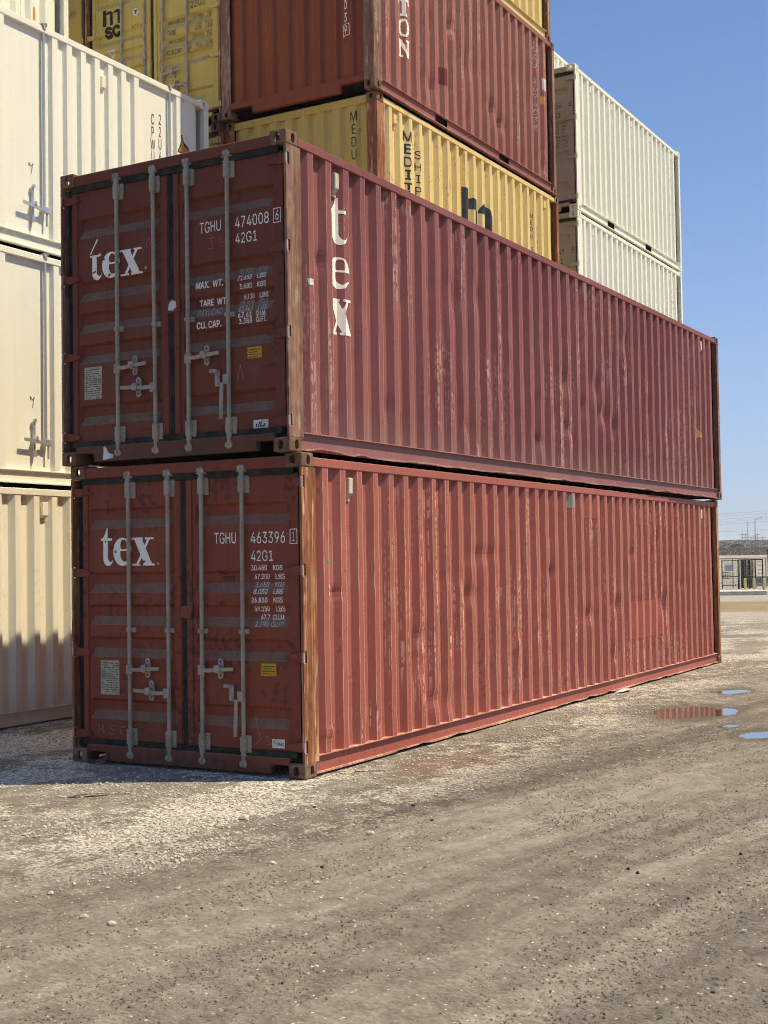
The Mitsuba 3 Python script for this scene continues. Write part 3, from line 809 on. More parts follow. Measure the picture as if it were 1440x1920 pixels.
# torn sticker on the sill, plates over the middle gasket
tornp = Polygon([(-1.965, 0.03), (-1.845, 0.045), (-1.845, 0.075), (-1.90, 0.09), (-1.93, 0.14), (-1.955, 0.148)])
mb = MB(); mb.poly(tornp, 0, 0.0015, lambda a, b, c: np.stack([a, 0.0118 - c, b], -1)); obj(T + '__torn_sticker', mb, 'white_paper', MT)
mb = MB(); mb.cbox(-1.265, -1.118, 0.028, 0.045, 1.238, 1.35, 0.006); k = obj(T + '__lock_plate', mb, 'paint_brown_door', MT)
mb = MB(); mb.poly(Polygon([(-1.24, 1.26), (-1.19, 1.253), (-1.15, 1.28), (-1.155, 1.33), (-1.20, 1.342), (-1.23, 1.31)]), 0, 0.001, lambda a, b, c: np.stack([a, 0.0272 - c, b], -1)); obj(k + '__paper_scrap', mb, 'white_paper', MT)
mb = MB(); mb.cbox(-1.245, -1.125, 0.020, 0.045, 1.255, 1.362, 0.006); obj(B + '__lock_plate', mb, 'paint_red_door', MB_)

# big lettering and small marks on the sunny sides
for k, (gl, box_) in enumerate(((glyph_t(), (0.738, 1.822, 0.935, 2.225)), (glyph_e(), (0.728, 1.440, 0.955, 1.715)), (glyph_x(), (0.705, 1.046, 0.995, 1.355)))):
    put(T + '__side_logo_letter', sideT.decal(wear_off(place(gl, *box_), 20 + k, 3, 0.012), fr), 'white_print', MT)
put(T + '__white_tag', sideT.decal(Polygon([(0.325, 1.385), (0.432, 1.395), (0.425, 1.445), (0.318, 1.437)]), fr), 'white_paper', MT)
put(T + '__warning_triangle', sideT.decal(Polygon([(11.0, 0.91), (11.21, 0.93), (11.05, 1.10)]), fr), 'orange_sticker', MT)
for P, sd, M, t0 in ((T, sideT, MT, 'TGHU 474008'), (B, sideB, MB_, 'TGHU 463396')):
    put(P + '__side_number', sd.decal(wear_off(column(t0, 11.30, 2.15, 0.085, 0.125), 8, 30, 0.03), fr), 'worn_white_print', M)
    put(P + '__side_number', sd.decal(column('42G1', 11.60, 2.0, 0.08, 0.115), fr), 'white_print', M)
    for yv in (0.76, 11.42):
        vent(P + '__', sd, M, valley(sd.p, yv), 2.352, 'vent_cream', 0.066, 0.135)
put(B + '__tape_piece', sideB.decal(sbox(0.383, 1.705, 0.462, 1.742), fr), 'green_tape', MB_)
for z0 in (1.488, 1.435):
    put(B + '__white_tag', sideB.decal(sbox(0.40, z0, 0.448, z0 + 0.036), fr), 'white_paper', MB_)
put(B + '__paint_patch', sideB.decal(sbox(5.66, 2.30, 6.02, 2.462), fr), 'grey_patch', MB_, label='grey patch of bare paint under the top rail')
put(B + '__paint_patch', sideB.decal(sbox(6.27, 2.19, 6.83, 2.455), fr), 'fresh_red', MB_, label='brighter red repainted patch under the top rail')
put(B + '__paint_patch', sideB.decal(sbox(7.80, 0.62, 9.26, 1.12), fr), 'fresh_red', MB_, label='brighter red repainted patch low on the side')


def scrawl(pts, w=0.006):
    return unary_union([LineString(p).buffer(w / 2) for p in pts])


def chalk(seed, n, h=0.09, pitch=0.075):
    q = np.random.default_rng(seed); out = []
    for i in range(n):
        p = np.stack([q.uniform(0, 0.05, 5) + i * pitch, np.sort(q.uniform(0, h, 5))[::q.choice([-1, 1])]], 1)
        out.append(p)
    return scrawl(out, 0.005)


MSC_ = scrawl([[(0, 0), (0.01, 0.08), (0.035, 0.03), (0.06, 0.085), (0.07, 0)], [(0.20, 0.07), (0.15, 0.085), (0.14, 0.055), (0.185, 0.035), (0.17, 0.0), (0.125, 0.01)], [(0.32, 0.08), (0.265, 0.065), (0.255, 0.02), (0.31, 0.0)]], 0.006)
put(B + '__chalk_mark', skB.decal(affinity.translate(MSC_, -2.15 + SH, 0.245)), 'chalk_mark', MB_)
put(B + '__chalk_mark', skB.decal(affinity.translate(scrawl([[(0, 0), (0.08, 0.07), (0.0, 0.24), (0.02, 0.2)], [(0.0, 0.24), (-0.02, 0.2)], [(0.12, 0.02), (0.13, 0.09), (0.17, 0.075), (0.14, 0.05), (0.18, 0.03), (0.12, 0.02)]]), -0.50 + SH, 0.225)), 'chalk_mark', MB_)
put(T + '__chalk_mark', skT.decal(affinity.translate(scrawl([[(0, 0), (0.03, 0.14), (0.06, 0.02)]], 0.008), -0.51 + SH, 0.60)), 'chalk_mark', MT)
put(T + '__chalk_mark', skT.decal(affinity.translate(scrawl([[(0.0, 0.0), (0.06, 0.0)], [(0.04, 0.0), (0.03, 0.09)], [(0, .09), (.07, .09)], [(.12, 0), (.12, .08)], [(.17, 0), (.175, .085)], [(.12, .04), (.17, .04)]], 0.005), -0.79 + SH, 1.73)), 'chalk_mark', MT)
put(T + '__chalk_mark', skT.decal(affinity.translate(scrawl([[(0, 0.03), (0.03, 0.08), (0.06, 0.03), (0.02, 0), (0, 0.03)], [(.08, 0), (.09, .08)], [(.13, .06), (.09, .035), (.12, 0)]], 0.006), -1.46 + SH, 1.83)), 'chalk_mark', MT)
put(B + '__chalk_mark', sideB.decal(affinity.translate(chalk(3, 7, 0.14, 0.13), 0.75, 0.36), fr), 'chalk_mark', MB_)
for yy, sd_, nn in ((0.25, 4, 4), (0.98, 6, 4), (1.55, 9, 3)):
    g = affinity.translate(chalk(sd_, nn, 0.07, 0.085), yy, 0.048)
    mb = MB(); mb.poly(g, 0, 0.001, lambda a, b, c: np.stack([-0.0355 + c, a, b], -1)); obj(B + '__chalk_mark', mb, 'chalk_mark', MB_)
# bent steel lug by the left foot
mb = MB(); mb.add(*bar([(-2.30, 0.02, 0.012), (-2.16, -0.03, 0.006), (-2.05, -0.02, 0.03), (-2.02, 0.0, 0.075)], 0.05, 0.012)); obj(B + '__bent_flap', mb, 'dark_casting', MB_)

# ------------------------------------------------------------------ the stack behind on the right: yellow, rust red, yellow
GST = 'containers stacked behind the red pair'
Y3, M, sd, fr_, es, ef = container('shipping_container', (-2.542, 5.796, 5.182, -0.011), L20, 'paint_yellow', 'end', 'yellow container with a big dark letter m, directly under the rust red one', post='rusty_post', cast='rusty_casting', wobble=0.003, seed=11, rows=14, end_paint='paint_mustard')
put(Y3 + '__side_lettering', sd.decal(wear_off(column('MEDITERRANEAN', 0.868, 2.295, 0.13, 0.175, 1.05, True), 4, 14, 0.02), fr_), 'navy_print', M)
put(Y3 + '__side_lettering', sd.decal(column('SHIPPING', 1.145, 2.10, 0.11, 0.165, 1.0, False), fr_), 'navy_print', M)
mm = unary_union([sbox(0, 0, 0.19, 1.0), sbox(0.40, 0, 0.56, 0.74), sbox(0.82, 0, 1.0, 0.72), Polygon([(0.0, 1.0), (0.19, 0.88), (0.19, 0.6), (0, 0.7)]), ell(0.36, 0.68, 0.20, 0.21).intersection(sbox(0.15, 0.70, 0.56, 1)), ell(0.79, 0.68, 0.21, 0.21).intersection(sbox(0.54, 0.70, 1, 1))])
put(Y3 + '__side_logo', sd.decal(place(mm, 2.50, 1.06, 3.44, 1.94), fr_), 'navy_print', M)
put(Y3 + '__side_lettering', sd.decal(column('MEDU 31', 5.0, 2.1, 0.07, 0.11), fr_), 'navy_print', M)
put(Y3 + '__side_lettering', sd.decal(column('22G1', 5.25, 1.95, 0.07, 0.11), fr_), 'navy_print', M)
for yv in (0.41, 5.45):
    vent(Y3 + '__', sd, M, valley(sd.p, yv), 2.36, 'paint_yellow')
put(Y3 + '__end_lettering', es.decal(affinity.translate(column('MEDU 310', 0, 0, 0.13, 0.168, 0.72), -0.365, 2.385), lambda u, v, x: ef(u, v, x)), 'black_print', M)
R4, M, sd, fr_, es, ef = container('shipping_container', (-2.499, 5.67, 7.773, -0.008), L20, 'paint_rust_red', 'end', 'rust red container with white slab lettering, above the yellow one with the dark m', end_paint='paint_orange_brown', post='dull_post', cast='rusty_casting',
    pockets=((1.92, 0.36), (4.02, 0.36)), dents=[(2.3, 1.55, 0.12, 0.1, 0.03), (1.6, 0.5, 0.2, 0.14, 0.025), (3.6, 0.75, 0.2, 0.12, 0.03), (3.9, 0.6, 0.2, 0.1, 0.03), (5.6, 0.35, 0.12, 0.1, 0.025), (2.9, 1.2, 0.3, 0.2, 0.02)], wobble=0.006, seed=21, rag=0.01, rows=30)
gT = unary_union([sbox(0.38, 0, 0.62, 1), sbox(0, 0.84, 1, 1), sbox(0, 0.62, 0.14, 1), sbox(0.86, 0.62, 1, 1), sbox(0.24, 0, 0.76, 0.13)])
gO = ell(0.5, 0.5, 0.5, 0.5).difference(ell(0.5, 0.5, 0.24, 0.36))
gN = unary_union([sbox(0.1, 0, 0.3, 1), sbox(0.72, 0, 0.9, 1), Polygon([(0.1, 1), (0.34, 1), (0.9, 0), (0.68, 0)]), sbox(0, 0.88, 0.34, 1), sbox(0.6, 0.88, 1, 1), sbox(0, 0, 0.42, 0.12)])
gR = unary_union([sbox(0.12, 0, 0.36, 1), sbox(0, 0, 0.5, 0.12), ell(0.5, 0.72, 0.42, 0.28).difference(ell(0.5, 0.72, 0.2, 0.13)).intersection(sbox(0.3, 0.4, 1, 1)), Polygon([(0.45, 0.48), (0.7, 0.48), (1, 0), (0.74, 0)]), sbox(0, 0.88, 0.5, 1)])
gI = unary_union([sbox(0.36, 0, 0.64, 1), sbox(0.15, 0.87, 0.85, 1), sbox(0.15, 0, 0.85, 0.13)])
for k, g in enumerate((gT, gR, gI, gT, gO, gN)):
    zc = 0.785 + (5 - k) * 0.280
    put(R4 + '__side_logo_letter', sd.decal(wear_off(place(g, 0.768, zc - 0.122, 0.970, zc + 0.122), 40 + k, 5, 0.015), fr_), 'white_print', M)
put(R4 + '__paint_patch', sd.decal(sbox(1.87, 0.66, 2.08, 0.86).buffer(0.02), fr_), 'dark_red', M)
put(R4 + '__side_number', sd.decal(wear_off(column('TCKU 1694038', 5.29, 2.43, 0.095, 0.13, 0.75, False), 7, 60, 0.03), fr_), 'worn_white_print', M)
put(R4 + '__side_number', sd.decal(column('22G1', 5.52, 2.25, 0.06, 0.1), fr_), 'worn_white_print', M)
put(R4 + '__white_tag', sd.decal(sbox(5.57, 1.66, 5.68, 1.86), fr_), 'white_paper', M)
put(R4 + '__orange_tag', sd.decal(sbox(5.54, 1.42, 5.62, 1.55), fr_), 'orange_sticker', M)
num = column('039', 0, 0, 0.115, 0.165, 0.7)
put(R4 + '__end_number', es.decal(affinity.translate(unary_union([num, sbox(-0.062, -0.468, 0.062, -0.308).difference(sbox(-0.054, -0.460, 0.054, -0.316))]), -0.435, 1.22), ef), 'white_print', M)
Y5, M, sd, fr_, es, ef = container('shipping_container', (-2.55, 5.66, 10.364, -0.008), L20, 'paint_yellow', 'end', 'topmost yellow container, cut by the picture edge above the rust red one', post='rusty_post', cast='rusty_casting', wobble=0.003, seed=31)
# what carries that stack
container('shipping_container', (-2.53, 5.72, 0.0, -0.01), L20, 'paint_rust_red', 'plain', 'dull red container on the ground, hidden under the right rear stack', seed=3)
container('shipping_container', (-2.53, 5.74, 2.591, -0.01), L20, 'paint_beige', 'plain', 'beige container second from the ground in the stack behind the red pair', seed=4)

# ------------------------------------------------------------------ yellow doors at the upper left
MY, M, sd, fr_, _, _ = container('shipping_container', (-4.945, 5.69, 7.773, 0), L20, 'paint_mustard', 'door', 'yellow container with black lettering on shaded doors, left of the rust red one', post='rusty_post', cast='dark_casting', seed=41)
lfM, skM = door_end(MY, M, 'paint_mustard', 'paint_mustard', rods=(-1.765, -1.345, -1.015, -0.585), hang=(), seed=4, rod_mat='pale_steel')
put(lfM[0] + '__logo_lettering', skM.decal(place(mm, -2.135, 1.775, -1.80, 2.015)), 'black_print', M)
put(lfM[0] + '__logo_lettering', skM.decal(fit('sc', -2.10, 1.60, -1.82, 1.755, True).buffer(0.008)), 'black_print', M)
k = put(MY + '__round_sticker', skM.decal(Point(-1.52, 1.87).buffer(0.055), 0.002), 'white_paper', M)
put(k + '__printed_mark', skM.decal(unary_union([sbox(-1.53, 1.84, -1.51, 1.9), sbox(-1.55, 1.88, -1.49, 1.9)]), 0.004), 'black_print', M)
put(lfM[0] + '__triangle_sticker', skM.decal(Polygon([(-2.06, 1.41), (-1.90, 1.41), (-1.98, 1.27)]).difference(Polygon([(-2.01, 1.385), (-1.95, 1.385), (-1.98, 1.33)])), 0.003), 'white_paper', M)
rows = [('22G1', -0.53, -0.28, 1.755, 0.10, BP), ('MAX.GROSS', -0.955, -0.66, 1.588, 0.062, BP), ('TARE', -0.955, -0.80, 1.422, 0.075, BP), ('PAYLOAD', -0.955, -0.67, 1.310, 0.062, BP), ('CUB.CAP.', -0.955, -0.69, 1.144, 0.072, BP)]
for i, (a, b) in enumerate((('30.480', 'KGS'), ('67.200', 'LBS'), ('2.220', 'KGS'), ('4.890', 'LBS'), ('28.260', 'KGS'), ('62.310', 'LBS'), ('33.2', 'CU.M.'), ('1.170', 'CU.FT'))):
    z = (1.604, 1.56, 1.448, 1.396, 1.325, 1.284, 1.17, 1.118)[i]
    rows += [(a, -0.52 + (0.06 if len(a) < 6 else 0), -0.34, z, 0.046, BP), (b, -0.28, -0.155, z, 0.046, BP)]
lines([(s_, x0 - SH, x1 - SH, z, h_, mm_) for s_, x0, x1, z, h_, mm_ in rows], skM, lfM[1], M)
for k, (xx, zz) in enumerate(((-1.62, 1.63), (-0.35, 0.93))):
    put(MY + '__chalk_mark', skM.decal(affinity.translate(chalk(50 + k, 5, 0.07, 0.06), xx, zz)), 'black_print', M)
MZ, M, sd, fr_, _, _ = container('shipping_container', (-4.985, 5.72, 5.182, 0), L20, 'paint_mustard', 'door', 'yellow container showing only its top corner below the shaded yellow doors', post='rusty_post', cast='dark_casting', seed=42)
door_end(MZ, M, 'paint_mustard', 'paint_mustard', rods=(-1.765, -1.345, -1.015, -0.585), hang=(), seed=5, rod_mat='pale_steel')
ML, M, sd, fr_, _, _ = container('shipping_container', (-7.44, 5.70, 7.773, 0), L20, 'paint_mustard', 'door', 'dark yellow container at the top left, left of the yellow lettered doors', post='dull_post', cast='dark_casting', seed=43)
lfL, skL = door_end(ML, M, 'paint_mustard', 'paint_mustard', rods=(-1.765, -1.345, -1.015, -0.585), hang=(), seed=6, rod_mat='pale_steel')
put(lfL[1] + '__serial_number', skL.decal(unary_union([fit('3199', -0.44, 2.085, -0.21, 2.175), fit('1', -0.135, 2.09, -0.120, 2.17), sbox(-0.16, 2.07, -0.10, 2.19).difference(sbox(-0.152, 2.078, -0.108, 2.182))])), 'black_print', M)

# ------------------------------------------------------------------ cream containers far right
def small_doors(P, M, num, chk, typ, seed):
    lf, sk = door_end(P, M, 'paint_khaki', 'paint_khaki', rods=(-1.79, -1.37, -1.022, -0.605), hang=(), seed=seed, rod_mat='galvanised')
    g = unary_union([fit(num, -0.58, 1.85, -0.29, 1.95), fit(chk, -0.145, 1.86, -0.095, 1.95), fit(typ, -0.55, 1.69, -0.31, 1.78)])
    put(lf[1] + '__serial_number', sk.decal(g), 'black_print', M)
    for i in range(8):
        z = 1.60 - 0.062 * i
        put(lf[1] + '__weight_lettering', sk.decal(unary_union([fit(('30.480', '67.200', '2.180', '4.810', '28.300', '62.390', '33.2', '1.172')[i], -0.52, z - 0.02, -0.35, z + 0.02), fit('kg' if i % 2 == 0 and i < 6 else ('lb' if i < 6 else 'CU.M.'), -0.29, z - 0.02, -0.23 + (0.05 if i > 5 else 0), z + 0.02)])), 'black_print', M)
    return lf


for P0, yaw, pos, lab, num, chk, typ, pk, vents in (
        ('C4', -0.006, (-2.458, 12.70, 7.772), 'cream container against the sky at the right, upper of the two', '303154', '6', '22G1', ((1.77, 0.36), (3.92, 0.36)), (0.81, 1.97, 3.04, 4.20, 5.37)),
        ('C3', -0.006, (-2.464, 12.70, 5.181), 'cream container at the right, lower of the two, above the long maroon one', '301649', '5', '22G1', (), (0.71, 5.31))):
    K, M, sd, fr_, _, _ = container('shipping_container', (*pos, yaw), L20, 'paint_cream', 'door', lab, post='paint_cream', cast='paint_cream', pockets=pk, seed=51)
    small_doors(K, M, num, chk, typ, 7)
    for yv in vents:
        vent(K + '__', sd, M, valley(sd.p, yv), 2.36, 'paint_cream', 0.05, 0.12)
    put(K + '__side_number', sd.decal(column('CPWU 303154', 5.35, 2.1, 0.07, 0.12), fr_), 'chalk_cream', M)
    put(K + '__side_number', sd.decal(column('22G1', 5.63, 1.40, 0.06, 0.11), fr_), 'orange_sticker', M)
container('shipping_container', (-5.0, 13.6, 10.364, 0), L20, 'paint_cream', 'plain', 'highest cream container, a sliver of its top rail against the sky', post='paint_cream', cast='paint_cream', seed=53)

# ------------------------------------------------------------------ cream stack on the left
def lock_gear(P, M, y):
    r = MB().cyl((-0.022, y, 0.50), (-0.022, y, 2.53), 0.018, 12)
    k = obj(P + 'roof_lock_rod', r, 'galvanised', M)
    c = MB()
    c.cbox(-0.05, 0.012, y - 0.035, y - 0.012, 2.545, 2.585, 0.005); c.cbox(-0.05, 0.012, y + 0.012, y + 0.035, 2.56, 2.60, 0.005); c.cyl((-0.03, y - 0.05, 2.565), (-0.03, y + 0.05, 2.565), 0.014, 10)
    c.cbox(-0.04, 0.006, y - 0.02, y + 0.02, 2.52, 2.575, 0.005)
    obj(k + '__cam', c, 'pale_steel', M)
    h = MB(); z = 0.475
    h.cbox(-0.03, 0.014, y - 0.028, y + 0.05, z - 0.03, z + 0.045, 0.006)
    V, F = bar([(y + 0.03, 0.005, z), (y - 0.12, -0.012, z + 0.004), (y - 0.22, -0.014, z + 0.012), (y - 0.36, -0.018, z + 0.022)], 0.038, 0.016)
    h.add(np.stack([-V[:, 1], V[:, 0], V[:, 2]], 1), F)
    h.cyl((-0.012, y + 0.03, z + 0.01), (-0.012, y + 0.03, z - 0.17), 0.012, 8)
    obj(k + '__handle', h, 'galvanised', M)
    t = MB().cbox(-0.047, -0.02, y - 0.185, y - 0.15, z - 0.12, z + 0.24, 0.006)
    t.cbox(-0.05, 0.03, y - 0.185, y - 0.155, z + 0.02, z + 0.07, 0.006); t.cyl((-0.02, y - 0.168, z - 0.10), (-0.02, y - 0.168, z - 0.16), 0.022, 8)
    t.cyl((-0.03, y - 0.168, z + 0.24), (-0.005, y - 0.168, z + 0.24), 0.022, 10)
    obj(k + '__handle_bracket', t, 'galvanised', M)
    w = MB(); pts = [(-0.04, y - 0.17, z - 0.15), (-0.042, y - 0.19, z - 0.25), (-0.046, y - 0.215, z - 0.34)]
    for a, b in zip(pts, pts[1:]):
        w.cyl(a, b, 0.003, 5)
    obj(k + '__tether_wire', w, 'pale_steel', M)


flD = [(y - 0.50, y + 0.10) for y in (0.82, 3.04, 5.26)]
for z, lab, sd_, vn in ((5.182, 'cream hard top container with steel lock rods at the top of the left stack', 61, True), (2.591, 'cream hard top container in the middle of the left stack', 62, False)):
    K, M, sd, fr_, _, _ = container('shipping_container', (-4.66, -1.01, z, 0), L20, 'paint_cream', 'plain', lab, post='paint_cream', cast='paint_cream', flats=flD, seed=sd_, fold=dict(pitch=0.234, a=0.03, b=0.087, x_in=-0.054))
    for y in (0.82, 3.04, 5.26):
        lock_gear(K + '__', M, y)
    if vn:
        vent(K + '__', sd, M, valley(sd.p, 4.02), 2.24, 'paint_cream', 0.07, 0.14)
        put(K + '__side_number', sd.decal(column('CPWU 020118', 4.965, 2.135, 0.128, 0.158, 0.55), fr_), 'black_print', M)
        put(K + '__side_number', sd.decal(column('22U6', 5.105, 2.17, 0.128, 0.158, 0.55), fr_), 'black_print', M)
        tri = Polygon([(5.42, 1.78), (5.66, 1.78), (5.54, 2.02)])
        put(K + '__hazard_triangle', sd.decal(tri.buffer(0.012), fr_, 0.002), 'black_print', M)
        put(K + '__hazard_triangle', sd.decal(tri.buffer(-0.006), fr_, 0.004), 'orange_sticker', M)
    put(K + '__scribble', sd.decal(affinity.translate(scrawl([[(0, 0.06), (0.0, 0.1), (0.03, 0.06), (0.06, 0.1), (0.03, -0.02)]], 0.007), 2.84, 0.88), fr_), 'black_print', M)
K, M, sd, fr_, _, _ = container('shipping_container', (-4.65, -1.0, 0.0, 0), L20, 'paint_beige', 'plain', 'beige container on the ground at the bottom of the left stack, half in shadow', post='paint_beige', cast='paint_beige', seed=63, wobble=0.003, rag=0.008, rows=12)
vent(K + '__', sd, M, valley(sd.p, 2.93), 2.34, 'paint_beige', 0.09, 0.15)
K, M, sd, fr_, _, _ = container('shipping_container', (-7.15, -0.95, 7.773, 0), L20, 'paint_cream', 'plain', 'pale cream container at the top left corner with a column of black digits', post='paint_cream', cast='paint_cream', seed=64)
put(K + '__side_number', sd.decal(column('GCXU 0475', 5.14, 2.50, 0.12, 0.128, 0.6), fr_), 'black_print', M)
put(K + '__orange_tag', sd.decal(sbox(5.36, 1.44, 5.46, 1.62), fr_), 'orange_sticker', M)

# ------------------------------------------------------------------ ground
C9, S9 = math.cos(math.radians(9)), math.sin(math.radians(9))


def rut_coords(x, y):
    """Across and along the wheel tracks."""
    return x * C9 - y * S9, x * S9 + y * C9


def soft(x, a, b):
    t = np.clip((x - a) / (b - a), 0, 1)
    return t * t * (3 - 2 * t)


def far_drop(x, y):
    d = np.maximum(np.hypot(x + 0.0, np.maximum(y, 0)) - 14.0, 0)
    return -1.15 * (1 - np.exp(-d / 42.0)) + 2.6 * soft(d, 150.0, 400.0)


PUDDLES = [(1.42, 5.52, 0.42, 0.62, 10), (1.76, 5.72, 0.16, 0.34, 12), (1.30, 7.88, 0.20, 0.34, -12), (2.62, 4.02, 0.22, 0.42, -20), (2.14, 4.55, 0.07, 0.15, -20)]


def ground_z(x, y):
    a, l = rut_coords(x, y)
    P = lambda fx, fy, s: np.stack([np.asarray(x) * fx, np.asarray(y) * fy, np.full(np.shape(x), s * 7.3)], -1)
    A = lambda fa, fl, s: np.stack([a * fa, l * fl, np.full(np.shape(x), s * 5.1)], -1)
    rough = soft(meshkit.fbm(A(0.9, 0.35, 1), 3, 5) + 0.10 * np.clip((x - 0.8) / 3, -1, 1), 0.42, 0.62) * soft(x, -0.3, 1.2)
    z = 0.020 * (meshkit.fbm(P(0.5, 0.5, 1), 2, 1) - 0.5)
    z += soft(x, 0.0, 1.6) * (0.046 * (meshkit.noise(A(2.6, 0.16, 2), 2) - 0.5) + 0.022 * (meshkit.noise(A(7.0, 0.35, 3), 3) - 0.5))
    z += (0.0035 + 0.006 * rough) * (meshkit.fbm(A(15, 5, 4), 3, 7) - 0.5) * 2
    z += (0.0015 + 0.013 * rough) * (meshkit.noise(P(52, 52, 5), 11) - 0.5)
    z += 0.006 * soft(x, 0.2, 1.2) * (meshkit.noise(A(30, 0.9, 9), 15) - 0.5)
    near = np.exp(-np.maximum(0, np.abs(np.clip(x, -W, 0) - x)) / 0.35) * ((y > -0.4) & (y < 12.6))
    z = z * (1 - 0.8 * near) - 0.004 * near
    z -= 0.02 * soft(-x, 4.4, 4.8) * 0
    for (px, py, rx, ry, an) in PUDDLES:
        t = math.radians(an); u, v = (x - px) * math.cos(t) + (y - py) * math.sin(t), -(x - px) * math.sin(t) + (y - py) * math.cos(t)
        q = (u / (rx * 1.25)) ** 2 + (v / (ry * 1.25)) ** 2
        z = z * (1 - 0.75 * np.exp(-q * 0.6)) - 0.022 * np.exp(-q * 1.4)
    return z + far_drop(x, y)


def graded(a, b, step, lo, hi, grow=1.06):
    v = list(np.arange(a, b, step)); d = step
    while v[-1] < hi:
        d *= grow; v.append(v[-1] + d)
    d = step
    while v[0] > lo:
        d *= grow; v.insert(0, v[0] - d)
    return np.array(v)


gx = np.clip(graded(-1.8, 5.2, 0.0155, -2200, 2200, 1.09), -2300, 2300)
gy = np.clip(graded(-5.4, 1.0, 0.0155, -2200, 2600, 1.022), -2300, 2700)
GX, GY = np.meshgrid(gx, gy, indexing='ij')
GZ = ground_z(GX, GY)
nx, ny = GX.shape
idx = np.arange(nx * ny).reshape(nx, ny)
GF = np.stack([idx[:-1, :-1].ravel(), idx[1:, :-1].ravel(), idx[1:, 1:].ravel(), idx[:-1, 1:].ravel()], 1)


def ground_color(p, n, uv):
    x, y = p.x, p.y
    a, l = x * C9 - y * S9, x * S9 + y * C9
    big = noise(x * 0.7, y * 0.45, 1.0)
    tr = noise(a * 2.6, l * 0.25, 3.0)
    fine = noise(x * 60, y * 60, 2.0)
    mid = noise(x * 11, y * 9, 4.0)
    c = mix((0.130, 0.115, 0.092), (0.200, 0.180, 0.147), dr.clip(0.45 * big + 0.8 * (tr - 0.3) + 0.3 * (mid - 0.4), 0, 1))
    c = c * (0.72 + 0.34 * fine + 0.24 * mid)
    track = 0.6 * noise(a * 3.6, l * 0.09, 7.0) + 0.4 * noise(a * 9.0, l * 0.16, 2.0)
    tread = noise(a * 38, l * 1.4, 5.0)
    c = c * (1 + 0.85 * (track - 0.5) * smoothstep(0.0, 1.5, x) + 0.16 * (tread - 0.5))
    # crushed limestone: pale gravel near the boxes and in patches
    zone = smoothstep(1.9, 0.1, x + 0.30 * dr.maximum(-y - 1.2, 0)) * smoothstep(-4.6, -2.0, y)
    patch = smoothstep(0.46, 0.66, 0.55 * noise(a * 2.0, l * 0.9, 8.0) + 0.25 * mid + 0.2 * fine) * zone
    far = smoothstep(9.0, 16.0, y) * (0.35 + 0.4 * noise(x * 0.25, y * 0.5, 3.0))
    sp, _, rn = voronoi(x * 52, y * 52)
    speck = smoothstep(0.38, 0.20, sp + 0.25 * (fine - 0.5)) * smoothstep(0.968, 0.99, rn + 0.22 * dr.maximum(zone * mid * 1.3, far))
    c = mix(c, (0.55, 0.51, 0.43), dr.clip(patch * (0.15 + 0.75 * smoothstep(0.40, 0.65, fine)) + 0.8 * speck + 0.3 * far * fine, 0, 0.9))
    # damp mud round the puddles
    wet = mi.Float(0)
    for (px, py, rx, ry, an) in PUDDLES:
        wet = dr.maximum(wet, smoothstep(2.0, 0.9, dr.sqrt(dr.square((x - px) / rx) + dr.square((y - py) / ry))))
    wet = dr.maximum(wet, 0.8 * smoothstep(1.3, 0.5, dr.sqrt(dr.square((x - 0.60) / 0.35) + dr.square((y - 1.3) / 0.9)) + 0.8 * (mid - 0.5)))
    c = mix(c, mix((0.09, 0.078, 0.058), (0.15, 0.085, 0.055), smoothstep(3.5, 1.0, y)), wet * 0.75)
    # beyond the yard: bands of gravel road, dry grass and pale dust
    s = x * (-0.492) + y * 0.870
    w = s + 2.0 * (noise(x * 0.06, y * 0.06, 5.0) - 0.5)
    c = mix(c, (0.33, 0.30, 0.25), smoothstep(30, 36, w) * 0.75)
    c = mix(c, mix((0.26, 0.205, 0.125), (0.19, 0.165, 0.10), noise(x * 0.5, y * 0.5, 1.0)), smoothstep(42, 44, w) * smoothstep(62, 58, w))
    c = mix(c, mix((0.36, 0.33, 0.28), (0.27, 0.25, 0.21), noise(x * 0.3, y * 0.12, 1.0)), smoothstep(62, 66, w))
    c = mix(c, (0.31, 0.28, 0.22), smoothstep(120, 180, w))
    return c


def ground_bump(p, n, uv):
    return 0.004 * noise(p.x * 75, p.y * 75, 1.0) + 0.003 * noise(p.x * 170, p.y * 170, 2.0) + 0.006 * noise(p.x * 32, p.y * 32, 3.0)


mat('ground_dirt', mikit.proc(ground_color), 0.95, 0, 0.2, bump=mikit.proc(ground_bump, 0.003))
scene['ground'] = mikit.ply((np.stack([GX, GY, GZ], -1).reshape(-1, 3), GF), 'ground_dirt', smooth=True)
labels['ground'] = {'kind': 'structure', 'label': 'rutted brown dirt yard with pale gravel', 'category': 'ground'}

# loose stones -------------------------------------------------------
mat('limestone', grime((0.52, 0.48, 0.40), (0.30, 0.27, 0.21), 35, 0.7), 0.9)
mat('dark_clod', [0.055, 0.045, 0.035], 0.95)
ICO = trimesh.creation.icosphere(0)


